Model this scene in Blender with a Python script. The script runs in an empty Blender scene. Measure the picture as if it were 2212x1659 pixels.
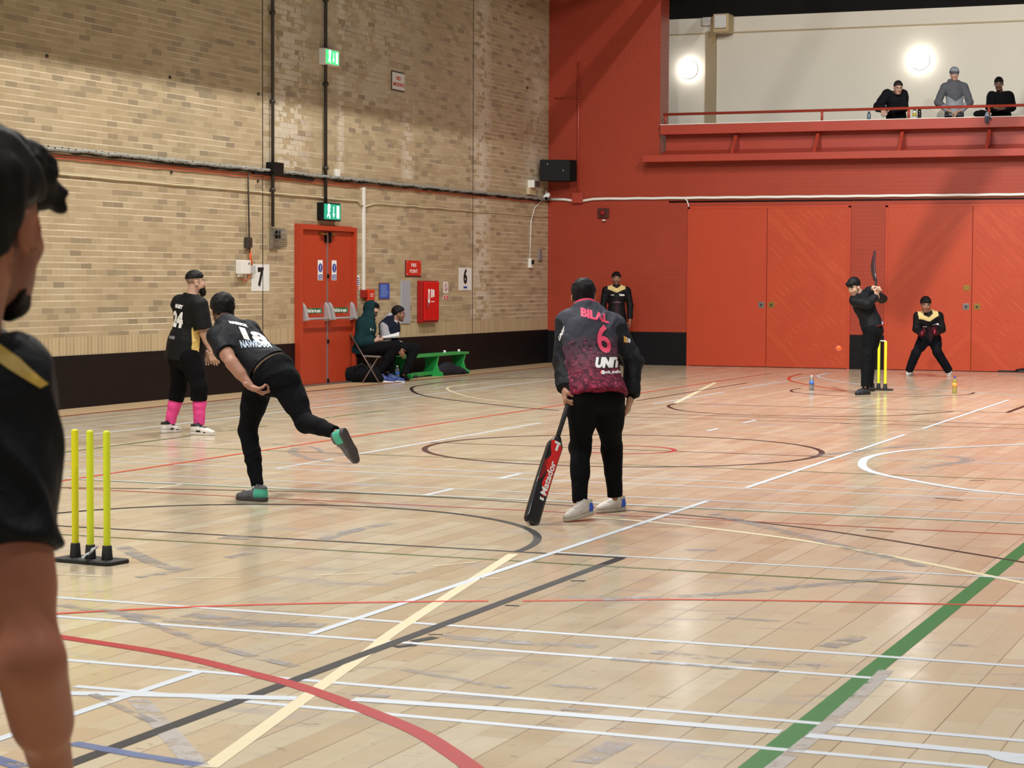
import bpy, bmesh, math, random
import numpy as np
from mathutils import Vector, Matrix, Quaternion
from mathutils.bvhtree import BVHTree
S = bpy.context.scene
COL = S.collection
# ---------------------------------------------------------------- camera
F = 4520.; YAW = math.radians(21.80); PIT = math.radians(2.815); ROL = math.radians(.28); H = 1.57
def _cam():
    cy, sy, cp, sp, cr, sr = math.cos(YAW), math.sin(YAW), math.cos(PIT), math.sin(PIT), math.cos(ROL), math.sin(ROL)
    fwd = np.array([-sy*cp, cy*cp, -sp]); right = np.array([cy, sy, 0.]); up = np.cross(right, fwd)
    return np.array([cr*right+sr*up, -sr*right+cr*up, -fwd])
CM = _cam()
CR, CU, CF = Vector(CM[0]), Vector(CM[1]), Vector(-CM[2])
cd = bpy.data.cameras.new('camera'); cam = bpy.data.objects.new('camera', cd); COL.objects.link(cam)
cd.sensor_width = 36; cd.lens = 36*F/2212; cd.clip_start = .1; cd.clip_end = 200
cam.matrix_world = Matrix(((CM[0][0], CM[1][0], CM[2][0], 0), (CM[0][1], CM[1][1], CM[2][1], 0), (CM[0][2], CM[1][2], CM[2][2], H), (0, 0, 0, 1)))
cd.dof.use_dof = True; cd.dof.focus_distance = 18.; cd.dof.aperture_fstop = 13.
S.camera = cam
# ---------------------------------------------------------------- light
w = bpy.data.worlds.new('world'); S.world = w; w.use_nodes = True
w.node_tree.nodes['Background'].inputs[0].default_value = (1., .95, .89, 1)
w.node_tree.nodes['Background'].inputs[1].default_value = .28
def lamp(loc, power, size=.45, col=(1., .97, .93), rot=(0, 0, 0), shape='DISK', spread=180):
    d = bpy.data.lights.new('unseen_hall_lamp', 'AREA'); d.shape = shape; d.size = size; d.energy = power; d.color = col
    d.spread = math.radians(spread)
    o = bpy.data.objects.new('unseen_hall_lamp', d); o.location = loc; o.rotation_euler = rot; COL.objects.link(o); return o
for y in (1.5, 8, 14.5, 21, 27.5): lamp((-9.5, y, 10.), 720, .12)
for y in (2., 9, 16, 24): lamp((-2.5, y, 10.5), 170, .3, spread=118)
lamp((-2.5, 24, 10.5), 700, .16, rot=(math.radians(48), 0, 0), spread=105)  # added out of view so the brace casts one strong stripe
for y in (4., 14, 26): lamp((4.5, y, 10.5), 170, .5, spread=125)
for x, y in ((-3.5, 12), (3.5, 15)): lamp((x, y, 10.6), 530, .4, rot=(math.radians(58), 0, 0), spread=100)  # tilted floods added out of view to brighten the far wall and gallery
S.view_settings.view_transform = 'Standard'; S.view_settings.look = 'None'; S.view_settings.gamma = 1
S.view_settings.use_curve_mapping = False; S.view_settings.exposure = -.17
XL = -14.33; YR = 37.65; YG = 41.0
# ---------------------------------------------------------------- pixel (2212x1659) to place
def ray(x, y): return Vector(CM.T @ np.array([x-1106., -(y-829.5), -F]))
O3 = Vector((0, 0, H))
def onz(x, y, z=0.): r = ray(x, y); return O3+r*((z-H)/r.z)
def onx(x, y, X=XL): r = ray(x, y); return O3+r*(X/r.x)
def ony(x, y, Y=YR): r = ray(x, y); return O3+r*(Y/r.y)
def atd(x, y, d): return O3+ray(x, y)*(d/F)
def depth(p): return (Vector(p)-O3).dot(CF)
# ---------------------------------------------------------------- objects
def link(name, me, parent=None, loc=None):
    o = bpy.data.objects.new(name, me); COL.objects.link(o)
    if parent is not None: o.parent = parent
    if loc is not None: o.location = loc
    return o
def tag(o, label=None, cat=None, group=None, kind=None):
    if label: o['label'] = label
    if cat: o['category'] = cat
    if group: o['group'] = group
    if kind: o['kind'] = kind
    return o
def thing(name, label, cat, loc=(0, 0, 0), rz=0., group=None):
    o = link(name, None, None, loc); o.rotation_euler = (0, 0, rz); o.empty_display_size = .1
    return tag(o, label, cat, group)
class B:
    """collects boxes, tubes, prisms and lathes into one mesh"""
    def __init__(s): s.bm = bmesh.new(); s.mi = 0
    def _m(s, fs):
        for f in fs: f.material_index = s.mi
    def box(s, lo, hi, M=None):
        x0, y0, z0 = lo; x1, y1, z1 = hi
        vs = [s.bm.verts.new(p) for p in ((x0, y0, z0), (x1, y0, z0), (x1, y1, z0), (x0, y1, z0), (x0, y0, z1), (x1, y0, z1), (x1, y1, z1), (x0, y1, z1))]
        if M is not None:
            for v in vs: v.co = M @ v.co
        s._m([s.bm.faces.new([vs[i] for i in q]) for q in ((3, 2, 1, 0), (4, 5, 6, 7), (0, 1, 5, 4), (1, 2, 6, 5), (2, 3, 7, 6), (3, 0, 4, 7))]); return s
    def tube(s, pts, r, n=8, cap=True, flat=None):
        pts = [Vector(p) for p in pts]; rs = r if isinstance(r, (list, tuple)) else [r]*len(pts); rings = []; pu = None
        for i, p in enumerate(pts):
            t = (pts[min(i+1, len(pts)-1)]-pts[max(i-1, 0)]).normalized()
            if pu is None: pu = Vector((0, 0, 1)) if abs(t.z) < .9 else Vector((0, 1, 0))
            a = t.cross(pu).normalized(); b = a.cross(t).normalized(); pu = b
            rings.append([s.bm.verts.new(p+(a*math.cos(2*math.pi*k/n)+b*math.sin(2*math.pi*k/n)*(flat or 1))*rs[i]) for k in range(n)])
        fs = []
        for i in range(len(rings)-1):
            for k in range(n): fs.append(s.bm.faces.new((rings[i][k], rings[i][(k+1) % n], rings[i+1][(k+1) % n], rings[i+1][k])))
        for f in fs: f.smooth = True
        if cap: fs += [s.bm.faces.new(rings[0][::-1]), s.bm.faces.new(rings[-1])]
        s._m(fs); return s
    def lathe(s, prof, c=(0, 0, 0), n=24, M=None):
        rings = []
        for r, z in prof:
            ring = [s.bm.verts.new((c[0]+r*math.cos(2*math.pi*k/n), c[1]+r*math.sin(2*math.pi*k/n), c[2]+z)) for k in range(n)]
            if M is not None:
                for v in ring: v.co = M @ v.co
            rings.append(ring)
        fs = []
        for i in range(len(rings)-1):
            for k in range(n): fs.append(s.bm.faces.new((rings[i][k], rings[i][(k+1) % n], rings[i+1][(k+1) % n], rings[i+1][k])))
        for f in fs: f.smooth = True
        fs += [s.bm.faces.new(rings[0][::-1]), s.bm.faces.new(rings[-1])]
        s._m(fs); return s
    def poly(s, pts, ex=None):
        """flat polygon, or a prism when ex (an extrusion vector) is given"""
        a = [s.bm.verts.new(p) for p in pts]; fs = [s.bm.faces.new(a)]
        if ex is not None:
            b = [s.bm.verts.new(Vector(p)+Vector(ex)) for p in pts]; fs.append(s.bm.faces.new(b[::-1])); n = len(a)
            for i in range(n): fs.append(s.bm.faces.new((a[(i+1) % n], a[i], b[i], b[(i+1) % n])))
        s._m(fs); return s
    def obj(s, name, mats, parent=None, bevel=0, loc=None, seg=2):
        bmesh.ops.recalc_face_normals(s.bm, faces=s.bm.faces)
        me = bpy.data.meshes.new(name); s.bm.to_mesh(me); s.bm.free()
        for m in (mats if isinstance(mats, (list, tuple)) else [mats]): me.materials.append(m)
        o = link(name, me, parent, loc)
        if bevel:
            md = o.modifiers.new('bevel', 'BEVEL'); md.width = bevel; md.segments = seg; md.limit_method = 'ANGLE'; md.angle_limit = math.radians(50)
        return o
# ---------------------------------------------------------------- materials
def nt(name):
    m = bpy.data.materials.new(name); m.use_nodes = True; return m, m.node_tree.nodes, m.node_tree.links, m.node_tree.nodes['Principled BSDF']
def lin(c):
    return tuple(((x/255.)/12.92 if x/255. <= .04045 else ((x/255.+.055)/1.055)**2.4) for x in c[:3])+(1,)
def mat(name, rgb, rough=.5, metal=0., spec=None, var=0., scale=8., bump=0., bscale=60., emit=0., trans=0., coat=0., cloth=False, alpha=1.):
    m, N, Lk, P = nt(name); c = lin(rgb)
    P.inputs['Base Color'].default_value = c; P.inputs['Roughness'].default_value = rough; P.inputs['Metallic'].default_value = metal
    if spec is not None: P.inputs['Specular IOR Level'].default_value = spec
    if trans: P.inputs['Transmission Weight'].default_value = trans
    if coat: P.inputs['Coat Weight'].default_value = coat
    if cloth: P.inputs['Sheen Weight'].default_value = .25; P.inputs['Sheen Roughness'].default_value = .5
    if emit: P.inputs['Emission Color'].default_value = c; P.inputs['Emission Strength'].default_value = emit
    if alpha < 1: P.inputs['Alpha'].default_value = alpha
    tc = N.new('ShaderNodeTexCoord')
    nz = N.new('ShaderNodeTexNoise'); nz.inputs['Scale'].default_value = scale; nz.inputs['Detail'].default_value = 5; Lk.new(tc.outputs['Object'], nz.inputs['Vector'])
    if var:
        mx = N.new('ShaderNodeMix'); mx.data_type = 'RGBA'; mx.inputs[6].default_value = tuple(x*(1-var) for x in c[:3])+(1,); mx.inputs[7].default_value = tuple(min(1, x*(1+var)) for x in c[:3])+(1,)
        Lk.new(nz.outputs['Fac'], mx.inputs[0]); Lk.new(mx.outputs[2], P.inputs['Base Color'])
    if bump:
        n2 = N.new('ShaderNodeTexNoise'); n2.inputs['Scale'].default_value = bscale; n2.inputs['Detail'].default_value = 4; Lk.new(tc.outputs['Object'], n2.inputs['Vector'])
        bp = N.new('ShaderNodeBump'); bp.inputs['Strength'].default_value = bump; bp.inputs['Distance'].default_value = .01
        Lk.new(n2.outputs['Fac'], bp.inputs['Height']); Lk.new(bp.outputs['Normal'], P.inputs['Normal'])
    return m
class G:
    """small node-graph helper"""
    def __init__(s, name): s.m, s.N, s.L, s.P = nt(name); s.tc = s.N.new('ShaderNodeTexCoord')
    def math(s, op, a, b=None, c=None):
        n = s.N.new('ShaderNodeMath'); n.operation = op
        for i, v in enumerate((a, b, c)):
            if v is None: continue
            if isinstance(v, (int, float)): n.inputs[i].default_value = v
            else: s.L.new(v, n.inputs[i])
        return n.outputs[0]
    def sep(s, v=None):
        n = s.N.new('ShaderNodeSeparateXYZ'); s.L.new(v or s.tc.outputs['Object'], n.inputs[0]); return n.outputs
    def comb(s, x=0., y=0., z=0.):
        n = s.N.new('ShaderNodeCombineXYZ')
        for i, v in enumerate((x, y, z)):
            if isinstance(v, (int, float)): n.inputs[i].default_value = v
            else: s.L.new(v, n.inputs[i])
        return n.outputs[0]
    def noise(s, v, scale, detail=4, rough=.5):
        n = s.N.new('ShaderNodeTexNoise'); n.inputs['Scale'].default_value = scale; n.inputs['Detail'].default_value = detail; n.inputs['Roughness'].default_value = rough
        s.L.new(v, n.inputs['Vector']); return n.outputs['Fac']
    def white(s, v):
        n = s.N.new('ShaderNodeTexWhiteNoise'); n.noise_dimensions = '3D'; s.L.new(v, n.inputs['Vector']); return n.outputs['Value']
    def ramp(s, f, st):
        n = s.N.new('ShaderNodeValToRGB'); e = n.color_ramp.elements
        while len(e) < len(st): e.new(.5)
        for i, (p, c) in enumerate(st): e[i].position = p; e[i].color = c if len(c) == 4 else lin(c)
        s.L.new(f, n.inputs[0]); return n.outputs[0]
    def mix(s, f, a, b, mode='MIX'):
        n = s.N.new('ShaderNodeMix'); n.data_type = 'RGBA'; n.blend_type = mode
        for i, v in ((0, f), (6, a), (7, b)):
            if isinstance(v, (int, float)): n.inputs[i].default_value = v
            elif isinstance(v, tuple): n.inputs[i].default_value = v if len(v) == 4 else lin(v)
            else: s.L.new(v, n.inputs[i])
        return n.outputs[2]
    def bump(s, h, st=.3, dist=.01):
        n = s.N.new('ShaderNodeBump'); n.inputs['Strength'].default_value = st; n.inputs['Distance'].default_value = dist
        s.L.new(h, n.inputs['Height']); s.L.new(n.outputs['Normal'], s.P.inputs['Normal'])
    def brick(s, v, c1, c2, mo, bw=.225, rh=.075, ms=.010, sm=.3, off=.5, bias=0.):
        n = s.N.new('ShaderNodeTexBrick'); s.L.new(v, n.inputs['Vector']); n.offset = off
        for k, c in (('Color1', c1), ('Color2', c2), ('Mortar', mo)): n.inputs[k].default_value = c if len(c) == 4 else lin(c)
        for k, x in (('Scale', 1.), ('Mortar Size', ms*.5), ('Mortar Smooth', sm), ('Bias', bias), ('Brick Width', bw), ('Row Height', rh)): n.inputs[k].default_value = x
        return n.outputs
    def out(s, col, rough=.5):
        s.L.new(col, s.P.inputs['Base Color'])
        if isinstance(rough, (int, float)): s.P.inputs['Roughness'].default_value = rough
        else: s.L.new(rough, s.P.inputs['Roughness'])
        return s.m
# ================================================================ the setting
def mat_buff():
    g = G('buff_brick'); x, y, z = g.sep()
    rz = g.math('DIVIDE', z, .0768); row = g.math('FLOOR', rz); fz = g.math('FRACT', rz)
    sh = g.math('MULTIPLY', g.math('MODULO', g.math('ABSOLUTE', row), 2.), .5)
    ry = g.math('ADD', g.math('DIVIDE', y, .236), g.math('ADD', sh, g.math('MULTIPLY', g.white(g.comb(row, 0., 7.)), .12))); cid = g.math('FLOOR', ry); fy = g.math('FRACT', ry)
    inner = g.math('MULTIPLY', g.math('GREATER_THAN', y, 26.28), g.math('LESS_THAN', y, 33.93))
    wn = g.white(g.comb(cid, row, 3.)); wn2 = g.white(g.comb(cid, row, 8.))
    tone = g.ramp(wn, [(0., (142, 130, 107)), (.10, (155, 141, 115)), (.2, (168, 152, 121)), (.6, (176, 159, 127)), (1., (184, 168, 137))])
    big = g.noise(g.comb(g.math('MULTIPLY', y, .8), g.math('MULTIPLY', z, .5), 0.), .8, 5, .6)
    c = g.mix(g.math('MULTIPLY', g.ramp(big, [(.35, (0, 0, 0, 1)), (.7, (1, 1, 1, 1))]), .30), tone, (158, 132, 94))
    mz = g.math('LESS_THAN', g.math('MINIMUM', fz, g.math('SUBTRACT', 1., fz)), .085); my = g.math('LESS_THAN', g.math('MINIMUM', fy, g.math('SUBTRACT', 1., fy)), .022)
    vary = g.noise(g.comb(g.math('MULTIPLY', y, .9), g.math('MULTIPLY', z, 6.), 2.), 1.2, 3); vary = g.ramp(vary, [(.38, (.15, .15, .15, 1)), (.62, (1, 1, 1, 1))])
    low = g.math('SUBTRACT', 1., g.math('MULTIPLY', g.math('MAXIMUM', g.math('SUBTRACT', z, 2.), 0.), .12)); low = g.math('MAXIMUM', low, .45)
    am = g.math('MULTIPLY', g.math('ADD', g.math('MULTIPLY', mz, .85), g.math('MULTIPLY', my, .22)), g.math('MULTIPLY', vary, low)); am = g.math('MINIMUM', am, .85)
    c = g.mix(g.math('MULTIPLY', am, g.math('SUBTRACT', 1., g.math('MULTIPLY', inner, .4))), c, (226, 214, 190))
    am2 = g.math('MULTIPLY', g.math('MINIMUM', g.math('ADD', mz, my), 1.), g.math('MULTIPLY', inner, g.math('SUBTRACT', 1., vary)))
    c = g.mix(g.math('MULTIPLY', am2, .5), c, (112, 92, 66))
    # pale salt bloom on whole bricks beside the joints and below the tall conduits
    joint = g.math('MINIMUM', g.math('ADD', mz, my), 1.)
    def bloom(y0, w_, zlo, zhi, amt):
        a = g.math('MAXIMUM', g.math('SUBTRACT', 1., g.math('DIVIDE', g.math('ABSOLUTE', g.math('SUBTRACT', y, y0)), w_)), 0.)
        zz = g.math('MULTIPLY', g.math('GREATER_THAN', z, zlo), g.math('LESS_THAN', z, zhi))
        nn = g.noise(g.comb(g.math('MULTIPLY', y, 2.), g.math('MULTIPLY', z, 1.6), 5.), 1.4, 4, .6)
        br = g.math('GREATER_THAN', g.math('ADD', nn, g.math('MULTIPLY', wn2, .32)), .62)
        return g.math('MULTIPLY', g.math('MULTIPLY', g.math('POWER', a, .5), zz), g.math('MULTIPLY', g.math('MULTIPLY', br, g.math('SUBTRACT', 1., g.math('MULTIPLY', joint, .8))), amt))
    for q in ((27.0, .8, 3.2, 8.5, .62), (34.3, .5, .9, 7., .6), (28.75, .14, 3.2, 9., .55), (31.2, .28, 3.2, 4.5, .55), (36.9, .6, 3.4, 6.2, .4), (29.7, 2.2, 4.3, 9, .38)):
        c = g.mix(bloom(*q), c, (222, 214, 198))
    g.bump(g.math('SUBTRACT', 1., joint), .12, .003)
    return g.out(c, .45)
def mat_soldier():
    g = G('soldier_brick'); x, y, z = g.sep()
    b = g.brick(g.comb(y, z, 0.), (188, 164, 122), (204, 180, 138), (160, 136, 98), .0765, 3., .012, .2, 0.)
    wn = g.white(g.comb(g.math('FLOOR', g.math('DIVIDE', y, .0765)), 1., 1.))
    c = g.mix(b['Fac'], g.ramp(wn, [(0., (170, 151, 117)), (1., (186, 167, 130))]), (206, 190, 160))
    g.bump(g.math('SUBTRACT', 1., b['Fac']), .3, .004)
    return g.out(c, .45)
def mat_painted(name, rgb, axis, rough=.4, bst=.25, tone=.12, bx=.232, spec=.4):
    g = G(name); g.P.inputs['Specular IOR Level'].default_value = spec; x, y, z = g.sep(); u = y if axis == 'y' else x
    b = g.brick(g.comb(u, z, 0.), (1, 1, 1, 1), (1, 1, 1, 1), (0, 0, 0, 1), bx, .0765, .012, .6)
    c = lin(rgb); d = tuple(k*(1-tone) for k in c[:3])+(1,); e = tuple(min(1, k*(1+tone)) for k in c[:3])+(1,)
    n1 = g.noise(g.tc.outputs['Object'], 1.3, 6, .6)
    cc = g.mix(n1, d, e)
    wn = g.white(g.comb(g.math('FLOOR', g.math('DIVIDE', u, bx)), g.math('FLOOR', g.math('DIVIDE', z, .0765)), 2.))
    cc = g.mix(g.math('MULTIPLY', wn, .18), cc, e)
    n2 = g.noise(g.tc.outputs['Object'], 30., 3)
    g.bump(g.math('ADD', g.math('SUBTRACT', 1., b['Fac']), g.math('MULTIPLY', n2, .25)), bst, .004)
    return g.out(cc, rough)
RED = (186, 62, 34)
M_buff = mat_buff(); M_sold = mat_soldier()
M_dadoY = mat_painted('black_brick', (19, 16, 17), 'y', .5, .35, .3, .232, .15); M_dadoX = mat_painted('black_brick_far', (17, 16, 18), 'x', .5, .35, .3, .232, .15)
M_redX = mat_painted('red_brick', (150, 54, 34), 'x', .42, .28, .13); M_redY = mat_painted('red_brick_jamb', (150, 54, 34), 'y', .25, .5, .13)
M_redpaint = mat('red_paint', (160, 58, 42), .38, var=.1, scale=3, bump=.05, bscale=20)
M_white = mat('gallery_plaster', (232, 226, 210), .7, var=.03, scale=2, bump=.04, bscale=80)
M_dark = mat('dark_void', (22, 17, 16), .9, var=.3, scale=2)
M_black = mat('black_plastic', (10, 10, 11), .5, spec=.25, bump=.05); M_grey = mat('grey_plastic', (180, 180, 176), .5); M_wht = mat('white_plastic', (225, 224, 218), .4)
M_steel = mat('steel', (150, 150, 152), .3, metal=.9, bump=.03); M_brass = mat('brass', (150, 120, 60), .4, metal=.8)
M_dkmetal = mat('dark_metal', (60, 54, 48), .5, metal=.3, bump=.05)

def floor_mat():
    g = G('strip_wood_floor'); x, y, z = g.sep()
    W = .132
    col = g.math('FLOOR', g.math('DIVIDE', x, W))
    off = g.white(g.comb(col, 7., 1.))
    yy = g.math('ADD', y, g.math('MULTIPLY', off, 5.1))
    seg = g.math('FLOOR', g.math('DIVIDE', yy, 1.35))
    wn = g.white(g.comb(col, seg, 0.)); wn2 = g.white(g.comb(col, seg, 9.))
    tone = g.ramp(wn, [(0., (182, 164, 137)), (.2, (187, 171, 145)), (.5, (190, 176, 151)), (.8, (194, 182, 157)), (1., (200, 190, 167))])
    tone = g.mix(g.math('MULTIPLY', g.math('GREATER_THAN', wn2, .86), .30), tone, (188, 162, 131))
    grain = g.noise(g.comb(g.math('MULTIPLY', x, 26.), g.math('MULTIPLY', y, 2.2), 0.), 1., 6, .65)
    tone = g.mix(g.math('MULTIPLY', g.ramp(grain, [(.35, (0, 0, 0, 1)), (.75, (1, 1, 1, 1))]), .25), tone, (178, 158, 128))
    blot = g.noise(g.comb(g.math('MULTIPLY', x, 5.), g.math('MULTIPLY', y, 1.6), 4.), 1., 5, .6)
    tone = g.mix(g.math('MULTIPLY', g.ramp(blot, [(.45, (0, 0, 0, 1)), (.7, (1, 1, 1, 1))]), .25), tone, (195, 177, 152))
    # seams between strips; every second one opens wider
    fx = g.math('FRACT', g.math('DIVIDE', x, W)); ex = g.math('MINIMUM', fx, g.math('SUBTRACT', 1., fx))
    seam = g.math('LESS_THAN', ex, .010)
    fx2 = g.math('FRACT', g.math('DIVIDE', x, W*2)); ex2 = g.math('MINIMUM', fx2, g.math('SUBTRACT', 1., fx2))
    seam2 = g.math('LESS_THAN', ex2, .008)
    fy = g.math('FRACT', g.math('DIVIDE', yy, 1.35)); endj = g.math('LESS_THAN', fy, .0014)
    sn = g.noise(g.comb(g.math('MULTIPLY', x, 9.), g.math('MULTIPLY', y, .7), 2.), 1., 2)
    s_amt = g.math('ADD', g.math('MULTIPLY', seam, .25), g.math('MULTIPLY', seam2, g.math('ADD', .25, g.math('MULTIPLY', sn, .75))))
    s_amt = g.math('MINIMUM', g.math('ADD', s_amt, g.math('MULTIPLY', endj, .3)), .9)
    c = g.mix(s_amt, tone, (96, 74, 52))
    # grey wear: smears and small dark scuffs
    w1 = g.noise(g.comb(g.math('MULTIPLY', x, 1.1), g.math('MULTIPLY', y, 2.6), 8.), 1., 7, .66)
    c = g.mix(g.math('MULTIPLY', g.ramp(w1, [(.555, (0, 0, 0, 1)), (.64, (1, 1, 1, 1))]), .55), c, (164, 160, 158))
    w4 = g.noise(g.comb(g.math('MULTIPLY', g.math('ADD', x, g.math('MULTIPLY', y, .35)), .9), g.math('MULTIPLY', g.math('SUBTRACT', y, g.math('MULTIPLY', x, .3)), 5.), 3.), 1., 6, .62)
    c = g.mix(g.math('MULTIPLY', g.ramp(w4, [(.60, (0, 0, 0, 1)), (.66, (1, 1, 1, 1))]), .5), c, (150, 146, 146))
    w2 = g.noise(g.comb(g.math('MULTIPLY', x, 9.), g.math('MULTIPLY', y, 15.), 1.), 1., 6, .7)
    w3 = g.noise(g.tc.outputs['Object'], .45, 3)
    spots = g.math('MULTIPLY', g.ramp(w2, [(.60, (0, 0, 0, 1)), (.66, (1, 1, 1, 1))]), g.ramp(w3, [(.40, (0, 0, 0, 1)), (.56, (1, 1, 1, 1))]))
    c = g.mix(g.math('MULTIPLY', spots, .55), c, (120, 104, 92))
    g.bump(g.math('SUBTRACT', g.math('MULTIPLY', g.noise(g.tc.outputs['Object'], 2.2, 3), .35), s_amt), .10, .003)
    r = g.math('ADD', .09, g.math('MULTIPLY', g.noise(g.tc.outputs['Object'], 3.5, 6), .19))
    g.P.inputs['Specular IOR Level'].default_value = .3
    return g.out(c, r)
M_floor = floor_mat()
fl = tag(B().box((XL-.3, -3, -.2), (14, 42, 0)).obj('floor', M_floor), kind='structure')
# left wall: painted dado, soldier course, buff brick
wl = B(); wl.box((XL-.4, -2, .645), (XL, YR+.01, 11)); wl.mi = 1; wl.box((XL-.4, -2, .645), (XL+.002, YR, .87)); wl.mi = 2; wl.box((XL-.4, -2, 0), (XL+.012, YR, .645))
tag(wl.obj('wall_left', [M_buff, M_sold, M_dadoY]), kind='structure')
j = B()
for yj in (26.28, 33.93): j.box((XL-.01, yj-.009, .645), (XL+.004, yj+.009, 11))
tag(j.obj('trim_1', M_dkmetal), kind='structure')
# floor border by the left wall
g_ = mat('border_wood', (186, 160, 124), .35, var=.12, scale=6, bump=.05)
tag(B().box((XL, 0, 0), (-13.62, YR, .006)).obj('trim_2', g_), kind='structure')
tag(B().box((-13.625, 0, 0), (-13.585, YR, .008)).obj('trim_3', mat('border_seam', (120, 66, 48), .5, var=.3)), kind='structure')
# far wall with the gallery opening
xj = -12.10; zl = 3.82; TH = .52
wr = B(); wr.box((XL, YR, 0), (xj, YR+TH, 9)); wr.box((xj, YR, 0), (8, YR+.2, 3.83))
tag(wr.obj('wall_far', [M_redX]), kind='structure')
tag(B().box((xj, YR, 4.52), (xj+.006, YR+TH, 9)).obj('trim_4', M_redY), kind='structure')
dd = B(); dd.box((XL+.012, YR-.012, 0), (-11.52, YR, .625)); dd.box((-8.47, YR-.012, 0), (-7.80, YR, .625))
tag(dd.obj('baseboard_far', M_dadoX), kind='structure')
# gallery: lower ledge, sloping sill, recessed apron, top rail beam, ribs
gl = B(); gl.box((-12.32, YR-.34, 3.80), (8, YR, 3.93))
gl.poly([(-12.03, YR-.30, 3.93), (-12.03, YR+.17, 3.93), (-12.03, YR+.17, 4.04)], (20.03, 0, 0))
gl.box((-12.03, YR+.16, 3.9), (8, YR+.19, 4.34)); gl.box((-12.06, YR-.10, 4.32), (8, YR+.2, 4.50))
tag(gl.obj('trim_5', M_redpaint, bevel=.006), kind='structure')
rb = B()
for xr in [-10.62+1.543*k for k in range(7)]:
    rb.poly([(xr-.03, YR-.30, 3.93), (xr-.03, YR+.17, 3.93), (xr-.03, YR+.17, 4.34), (xr-.03, YR+.04, 4.34)], (.06, 0, 0))
tag(rb.obj('trim_6', M_redpaint), kind='structure')
tag(B().box((-12.06, YR-.10, 4.50), (8, YR+.2, 4.512)).obj('trim_7', M_wht), kind='structure')
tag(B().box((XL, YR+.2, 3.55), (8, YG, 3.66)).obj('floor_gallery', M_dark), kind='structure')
gw = B(); gw.box((-15.5, YG, 3.6), (8, YG+.15, 6.9)); gw.box((-14.9, YR+TH, 3.6), (-14.8, YG, 6.9))
tag(gw.obj('wall_gallery', M_white), kind='structure')
tag(B().box((-14.8, YG-.02, 6.57), (8, YG, 6.60)).obj('trim_8', mat('tan_trim', (186, 168, 134), .5)), kind='structure')
tag(B().box((-12.20, YG-.07, 3.66), (-11.98, YG, 6.62)).obj('trim_9', mat('tan_pipe', (170, 152, 120), .5)), kind='structure')
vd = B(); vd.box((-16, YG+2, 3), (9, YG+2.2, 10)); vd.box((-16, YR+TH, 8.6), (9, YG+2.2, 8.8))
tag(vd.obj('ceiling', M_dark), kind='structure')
# unseen beam and brace, placed and shaped to cast the wall shadows; hall ceiling
tag(B().box((-11.62, -2, 7.56), (-11.50, YR, 7.72)).box((-11.60, -2, 7.7), (-11.52, 31.4, 11.0)).box((-11.60, 31.4, 8.08), (-11.52, YR, 11.0)).obj('shade_beam', M_dkmetal), 'unseen dark roof beam made deep to shade the upper left wall', 'beam')
tag(B().box((-16, -4, 11.05), (15, YR+.1, 11.2)).obj('ceiling', M_dkmetal), kind='structure')
_L = Vector((-2.5, 24, 10.5)); _a = _L.lerp(Vector((-5.35, YR, 5.2)), .35); _b = _L.lerp(Vector((-7.65, YR, 1.1)), .35); _d = (_a-_b).normalized()  # brace ends set between lamp and far wall so its shadow lands there
_n = (_a-_L).cross(_d).normalized(); _u = _n.cross(_d)
_b2 = B(); _b2.poly([_b+_n*.12, _b-_n*.12, _a+_d*2.2-_n*.12, _a+_d*2.2+_n*.12], _u*.08); tag(_b2.obj('shade_brace', M_dkmetal), 'unseen sloping dark brace added to cast a stripe of shadow on the far wall', 'beam')
# ================================================================ painted court lines (children of the floor)
LM = dict(w=mat('line_white', (192, 199, 206), .45, var=.05, scale=20), k=mat('line_black', (24, 18, 18), .55, var=.2, scale=30), b=mat('line_brown', (66, 32, 24), .5, var=.1),
    g=mat('line_green', (50, 106, 50), .5, var=.12, scale=20), r=mat('line_red', (156, 22, 24), .5, var=.1, scale=20), o=mat('line_orange', (190, 62, 34), .5, var=.1, scale=20),
    c=mat('line_cream', (206, 194, 160), .5, var=.04), s=mat('line_worn_grey', (168, 162, 156), .5, var=.12, scale=20), u=mat('line_worn_blue', (70, 96, 150), .5, var=.5, scale=14), f=mat('line_faint', (196, 186, 164), .5), e=mat('line_olive', (82, 92, 46), .5))
def smear_mat(name, c1, c2, lo, hi):
    g = G(name); x, y, z = g.sep(); n = g.noise(g.comb(g.math('MULTIPLY', x, 7.), g.math('MULTIPLY', y, 7.), 0.), 1., 6, .7); a = g.ramp(n, [(lo, (0, 0, 0, 1)), (hi, (.85, .85, .85, 1))]); g.L.new(a, g.P.inputs['Alpha'])
    return g.out(g.mix(g.noise(g.tc.outputs['Object'], 12., 4), c1, c2), .4)
for q_ in LM.values(): q_.node_tree.nodes['Principled BSDF'].inputs['Specular IOR Level'].default_value = .25
LM['s'] = smear_mat('line_worn_grey', (164, 160, 158), (184, 178, 170), .34, .50); LM['m'] = smear_mat('grey_smear', (128, 124, 126), (160, 156, 154), .40, .60); LM['u'] = smear_mat('line_worn_blue', (36, 58, 120), (110, 130, 170), .36, .46)
LN = [0]
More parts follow.
